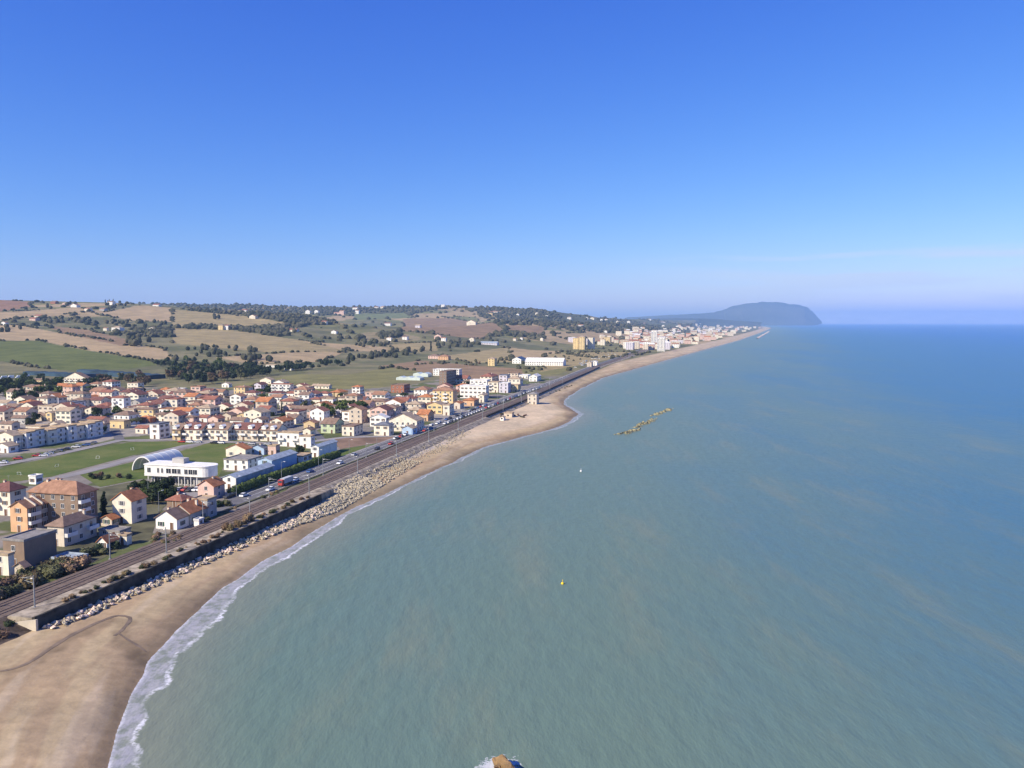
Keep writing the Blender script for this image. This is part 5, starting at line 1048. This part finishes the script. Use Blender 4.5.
# ------------------------------------------------------------------ masts, lamps
pole_m = MB().tube((0, 0, -.6), (0, 0, 7.6), .17, .11, 10).box(-.3, .3, -.3, .3, -.6, .25).mesh('pole', ['steel_pole'])
arm_m = MB().tube((0, 0, 6.9), (-3.4, 0, 6.9), .05, None, 6).tube((0, 0, 7.5), (-2.4, 0, 6.92), .035, None, 6).tube((0, 0, 5.8), (-2.6, 0, 6.3), .045, None, 6).mesh('arm', ['steel_pole'])
ins_m = MB().tube((-.3, 0, 6.9), (-.75, 0, 6.9), .13, .13, 8).mesh('insulator', ['frame_white'])
ORD = 'first second third fourth fifth sixth seventh eighth ninth tenth eleventh twelfth thirteenth fourteenth fifteenth sixteenth seventeenth eighteenth nineteenth twentieth'.split() + ['%s last' % w for w in 'tenth ninth eighth seventh sixth fifth fourth third second'.split()]
for side, t0, ss in (('seaward', 7.6, [183, 227, 268, 308, 352, 398, 446, 496, 548, 602, 660, 720, 785, 860]), ('landward', -5.9, [176, 221, 262, 302, 346, 392, 440, 490, 542, 596, 654, 714, 780, 855])):
    for i, s in enumerate(ss):
        o = thing('catenary_mast', (*st(s, RT(s) + t0 - .9), 4.9 if t0 > 0 else 4.1), ROT if t0 > 0 else ROT + math.pi, 'grey railway catenary mast on the %s side of the tracks, %s from the near end' % (side, ORD[i]), 'mast', 'railway catenary masts')
        ob('pole', pole_m, o); a = ob('arm', arm_m, o); ob('insulator', ins_m, a)
lp_m = MB().tube((0, 0, -.3), (0, 0, 7.4), .10, .06, 8).tube((0, 0, 7.4), (1.3, 0, 7.75), .05, None, 6).mesh('pole', ['steel_pole']); lh_m = MB().box(1.1, 1.9, -.16, .16, 7.68, 7.84).mesh('lamp_head', ['frame_white'])
for i, s in enumerate((268, 300, 332, 364, 396, 430, 466, 504, 545, 588, 634, 682, 733, 786, 842)):
    o = thing('street_lamp', (*st(s, RD(s) - 15.9), 4.3), ROT, 'tall street lamp on the inland kerb of the coast road, %s from the near end' % ORD[i], 'street lamp', 'street lamps along the coast road'); ob('pole', lp_m, o); ob('lamp_head', lh_m, o)
for (a, c, r_, lab) in ((148.5, 499, 0.5, 'street lamp standing in the shady plot below the clubhouse'), (159, 513, 0.9, 'street lamp beside the row houses, arm to the right'), (22, 449, 1.2, 'street lamp on the street above the grass field'), (232, 381, .4, 'thin tall mast at the back of town before the wood')):
    o = thing('street_lamp', (*G(a, c, 4), 4), r_, lab, 'street lamp'); ob('pole', lp_m, o); ob('lamp_head', lh_m, o)

# ------------------------------------------------------------------ vehicles
def car_meshes(paint):
    b = MB(); P_ = [(-2.05, .32), (-2.1, .62), (-1.9, .86), (-.95, .95), (-.35, 1.0), (1.9, 1.0), (2.08, .8), (2.08, .35)]
    b.prism(P_, 'y', -2, 2) if False else b.add([(x_, y_, z) for x_ in (-.84, .84) for y_, z in P_], [tuple(range(8)), tuple(range(15, 7, -1))] + [(i, (i + 1) % 8, 8 + (i + 1) % 8, 8 + i) for i in range(8)])
    C_ = [(-.95, .96), (-.25, 1.44), (1.25, 1.46), (1.92, 1.0)]
    b.add([(x_ * (1 if z < 1.1 else .86), y_, z) for x_ in (-.78, .78) for y_, z in [(-.25, 1.42), (-.2, 1.48), (1.2, 1.50), (1.25, 1.44)]], [(0, 1, 2, 3), (7, 6, 5, 4), (0, 4, 5, 1), (1, 5, 6, 2), (2, 6, 7, 3), (3, 7, 4, 0)])
    g = MB(); g.add([(x_ * (1 if z < 1.1 else .86), y_, z) for x_ in (-.79, .79) for y_, z in C_], [(0, 1, 2, 3), (7, 6, 5, 4), (0, 4, 5, 1), (1, 5, 6, 2), (2, 6, 7, 3), (3, 7, 4, 0)])
    w = MB().tube((-.12, 0, 0), (.12, 0, 0), .31, None, 14); w2 = MB().tube((-.13, 0, 0), (.13, 0, 0), .17, None, 10)
    far = MB(); far.add(b.v, b.f, 0); far.add(g.v, g.f, 1)
    for x_ in (-.75, .75):
        for y_ in (-1.3, 1.25): far.tube((x_ - .1, y_, .31), (x_ + .1, y_, .31), .31, None, 10, 2)
    return b.mesh('body', ['paint_' + paint]), g.mesh('glass', ['glass_dark']), w.mesh('tyre', ['tyre']), w2.mesh('hub', ['hub']), far.mesh('car', ['paint_' + paint, 'glass_dark', 'tyre'])
CM_ = {k: car_meshes(k) for k in ('white', 'silver', 'black', 'red', 'blue', 'grey')}
CARS = []
def car(x, y, z, rz, paint, where, group, near=False):
    bm_, gm, tm, hm, fm = CM_[paint]
    if near:
        o = thing('car', (x, y, z), rz); ob('body', bm_, o); ob('glass', gm, o)
        for a in (-.75, .75):
            for c in (-1.3, 1.25): w = ob('wheel', tm, o, (a, c, .31)); ob('hub', hm, w)
    else: o = thing('car', (x, y, z), rz, me=fm)
    o['category'] = 'car'; o['group'] = group; CARS.append((o, paint, where))
PC = ('white', 'white', 'silver', 'black', 'grey', 'red', 'blue', 'silver', 'white')
def pick(): return rng.choice(PC)
for s, t, dr in ((312, -8.9, 0), (331, -9.0, 0), (350, -12.6, 1), (372, -9.1, 0), (395, -12.7, 1), (415, -9.2, 0), (433, -9.1, 0), (452, -12.9, 1), (486, -9.1, 0), (520, -12.8, 1), (560, -9.0, 0), (604, -12.8, 1), (300, -12.6, 1)):
    x, y = st(s, t + RD(s)); car(x, y, 4.26, ROT + (math.pi if dr else 0), pick(), 'driving on the coast road', 'cars on the coast road', y < 460)
for i in range(46):
    s = 520 + i * 6.6 + rng.uniform(0, 1.5)
    if rng.random() < .12: continue
    x, y = st(s, RD(s) - 7.9); car(x, y, 4.26, ROT, pick(), 'parked along the seaward side of the road', 'cars parked along the coast road')
for i in range(26):
    s = 452 + i * 7.5
    if rng.random() < .3: continue
    x, y = st(s, RD(s) - 14.0); car(x, y, 4.26, ROT, pick(), 'parked along the houses of the coast road', 'cars parked by the houses')
for (a, c) in ((150, 489.5), (156, 490), (161, 490.5), (167, 491), (173, 491.2), (179, 491.5), (185, 491), (190, 491.5), (196, 491), (201, 491), (207, 492.5), (213, 491), (209, 497.5)):
    x, y = G(a, c, 4); car(x, y, 4.1, ROT + rng.uniform(-.1, .1), pick(), 'parked before the white clubhouse', 'cars parked at the clubhouse', True)
for (a, c) in ((3, 463.5), (18, 459.5), (37, 456.5), (44, 456.3), (49, 454.2), (58, 452), (66, 450.2), (76, 447.6), (86, 445.8), (93, 444), (182, 442.5), (190, 442.8), (198, 443), (214, 443.6), (221, 443.6), (240, 444.6), (252, 444.6), (268, 445)):
    x, y = G(a, c, 4.13); car(x, y, 4.14, ROT - 1.45 + (.35 if a < 120 else 0), pick(), 'parked on the street by the grass field', 'cars parked along the field street')
for (a, c) in ((228, 498), (232, 496.5), (237, 493.5), (243, 491)):
    x, y = G(a, c, 4); car(x, y, 4.1, ROT, rng.choice(('black', 'grey', 'blue')), 'parked in the shade beside the long warehouse', 'cars beside the warehouse', True)
for i in range(34):
    a = rng.uniform(575, 616); c = 368 - (a - 575) * .32 + rng.uniform(-4, 0); x, y = G3(a, c); s, t = to_st(x, y)
    if t > -18 or not clear(x, y, 3): continue
    car(x, y, Z(x, y) + .05, rng.uniform(0, 6.28), rng.choice(('white', 'white', 'silver')), 'in the car park by the far beach', 'cars in the far car park')
# campers at the left edge
for i, (a, c) in enumerate(((4, 379), (11, 378.5), (19.5, 378.5), (26.5, 377.5))):
    x, y = G3(a, c); b = MB().box(-1.15, 1.15, -2.6, 1.6, .5, 3.0, 0); b.prism([(1.6, .5), (1.6, 2.9), (2.2, 1.9), (3.1, 1.3), (3.1, .5)], 'x', -1.05, 1.05, 0); g = MB().box(-1.0, 1.0, 2.25, 2.3, 1.35, 1.8)
    o = thing('camper_van', (x, y, Z(x, y)), ROT + 2.6, 'white camper van before the dark grove, %s from the left edge' % ORD[i], 'camper van', 'camper vans at the left edge'); o.scale = (1.25,) * 3
    ob('body', b.mesh('body', ['paint_white']), o); ob('windscreen', MB().box(-.95, .95, 2.5, 2.56, 1.5, 2.0).mesh('windscreen', ['glass_dark']), o)
    for a_ in (-.95, .95):
        for c_ in (-1.6, 2.0): ob('wheel', MB().tube((a_ - .14, c_, .4), (a_ + .14, c_, .4), .4, None, 12).mesh('wheel', ['tyre']), o)
# lorry on the coast road
s_l = to_st(*G(299, 485.5, 4.25)); x, y = st(s_l[0], -9.0 + RD(s_l[0]))
o = thing('lorry', (x, y, 4.26), ROT, 'red cabbed lorry with a grey box trailer on the coast road', 'lorry'); o.scale = (.8, .72, .8)
cab = ob('cab', MB().prism([(-5.9, .7), (-5.95, 1.9), (-5.6, 3.3), (-3.9, 3.4), (-3.9, .7)], 'x', -1.2, 1.2).mesh('cab', ['truck_red']), o)
ob('windscreen', MB().add([(-1.05, -5.97, 1.95), (1.05, -5.97, 1.95), (1.0, -5.70, 3.0), (-1.0, -5.70, 3.0)], [(0, 1, 2, 3)]).mesh('windscreen', ['glass_dark']), cab)
for e in (-1.21, 1.21): ob('side_window', MB().box(e - .01, e + .01, -5.4, -4.5, 1.9, 2.8).mesh('side_window', ['glass_dark']), cab)
ob('trailer', MB().box(-1.25, 1.25, -3.5, 6.0, 1.15, 3.7).mesh('trailer', ['trailer_grey']), o); ob('chassis', MB().box(-.9, .9, -5.6, 5.9, .6, 1.14).mesh('chassis', ['tyre']), o)
for a in (-1.05, 1.05):
    for c in (-5.0, -2.9, 3.4, 4.6): w = ob('wheel', MB().tube((-.15, 0, 0), (.15, 0, 0), .5, None, 16).mesh('tyre', ['tyre']), o, (a, c, .5)); ob('hub', MB().tube((-.16, 0, 0), (.16, 0, 0), .25, None, 12).mesh('hub', ['hub']), w)
gm_ = MB().tube((-1.5, 0, 0), (-1.5, 0, 2), .07, None, 6).tube((1.5, 0, 0), (1.5, 0, 2), .07, None, 6).tube((-1.57, 0, 2), (1.57, 0, 2), .07, None, 6).tube((-1.5, 0, 2), (-1.5, 1.1, 0), .05, None, 6).tube((1.5, 0, 2), (1.5, 1.1, 0), .05, None, 6).tube((-1.5, 1.1, .05), (1.5, 1.1, .05), .05, None, 6).mesh('goal_frame', ['frame_white'])
for i, (a, c) in enumerate(((19, 475), (57, 467), (98, 458.5), (132, 450))): thing('goal_frame', (*G(a, c, 4.06), 4.06), ROT + i * 1.57, 'small white goal frame on the grass field, %s from the left' % ORD[i], 'goal', 'goal frames on the grass field', gm_).scale = (.62, .62, .62)
# boats and gear on the far sand
for i, (a, c) in enumerate(((514, 416), (518, 415.5), (522, 417.5), (525, 416))):
    x, y = G3(a, c); b = MB(); n = 9
    for k in range(n):
        u = k / (n - 1); w = .85 * math.sin(math.pi * (.12 + .8 * u)) if k < n - 1 else .04
        for j, (e, z) in enumerate(((-1, .85), (-.6, .2), (0, 0), (.6, .2), (1, .85))): b.v.append((w * e, -2.6 + 5.2 * u, z + .3 * u * u))
    b.f = [(k * 5 + j, k * 5 + j + 1, k * 5 + 6 + j, k * 5 + 5 + j) for k in range(n - 1) for j in range(4)] + [(0, 4, 3, 2, 1)]; b.f += [(k * 5, k * 5 + 5, k * 5 + 9, k * 5 + 4) for k in range(n - 1)]; b.m = [0] * len(b.f)
    o = thing('rowing_boat', (x, y, Z(x, y) + .02), rng.uniform(-.6, 1.2), 'dark beached boat on the sand by the huts, %s from the left' % ORD[i], 'boat', 'boats beached by the huts', b.mesh('rowing_boat', ['shutter_brown' if i % 2 else 'concrete_dark_shaded']))

# ------------------------------------------------------------------ words: every building and car gets a label of its own
def zone(h):
    x, y = h['px'], h['py']
    if h['name'] == 'farmhouse': return 'on the left hillside' if x < 170 else 'on the rolling hills' if x < 330 else 'in the valley hills' if x < 480 else 'on the wooded far hill'
    if h['name'] == 'seaside_building': return 'at near end of far seaside town' if x < 650 else 'in middle of far seaside town' if x < 700 else 'at tip of far seaside town'
    r = 'back row' if y < 396 else 'middle rows' if y < 412 else 'front rows'
    return r + (', left end of town' if x < 120 else ' left of orange house' if x < 200 else ' above long terrace' if x < 300 else ' near park pines' if x < 400 else ', seaward end of town')
groups = {}
for h in HOUSES:
    o = h['o']; o['category'] = h['cat']
    if h['note']: o['label'] = h['note']; continue
    if h['name'] == 'terraced_house': pass
    o['group'] = h['group']; o['category'] = {'farmhouse': 'farmhouse', 'apartment_building': 'apartment building'}.get(h['name'], 'house' if h['name'] == 'house' else 'building')
    noun = {'seaside_building': 'block', 'apartment_building': 'building'}.get(h['name'], h['name'].replace('_', ' '))
    key = f"{h['wall']} {h['st']} {noun}, {h['roof']} {h['rt']} roof, {zone(h)}" if h['name'] in ('house', 'apartment_building') else f"{h['wall']} {noun} with {h['roof']} roof {zone(h)}"
    groups.setdefault(key, []).append(h)
for key, hs in groups.items():
    hs.sort(key=lambda h: h['px'])
    for i, h in enumerate(hs):
        k = key
        if len(hs) > 1: k += ', ' + ('leftmost' if i == 0 else 'rightmost' if i == len(hs) - 1 else ORD[i] + ' from left')
        h['o']['label'] = k
cg = {}
bpy.context.view_layer.update()
for o, pnt, wh in CARS: cg.setdefault((pnt, wh), []).append(o)
for (pnt, wh), os_ in cg.items():
    os_.sort(key=lambda o: o.location.y)
    for i, o in enumerate(os_): o['label'] = f"{pnt} car {wh}" + ('' if len(os_) == 1 else ', nearest such' if i == 0 else ', farthest such' if i == len(os_) - 1 else f", {ORD[i]} nearest such")
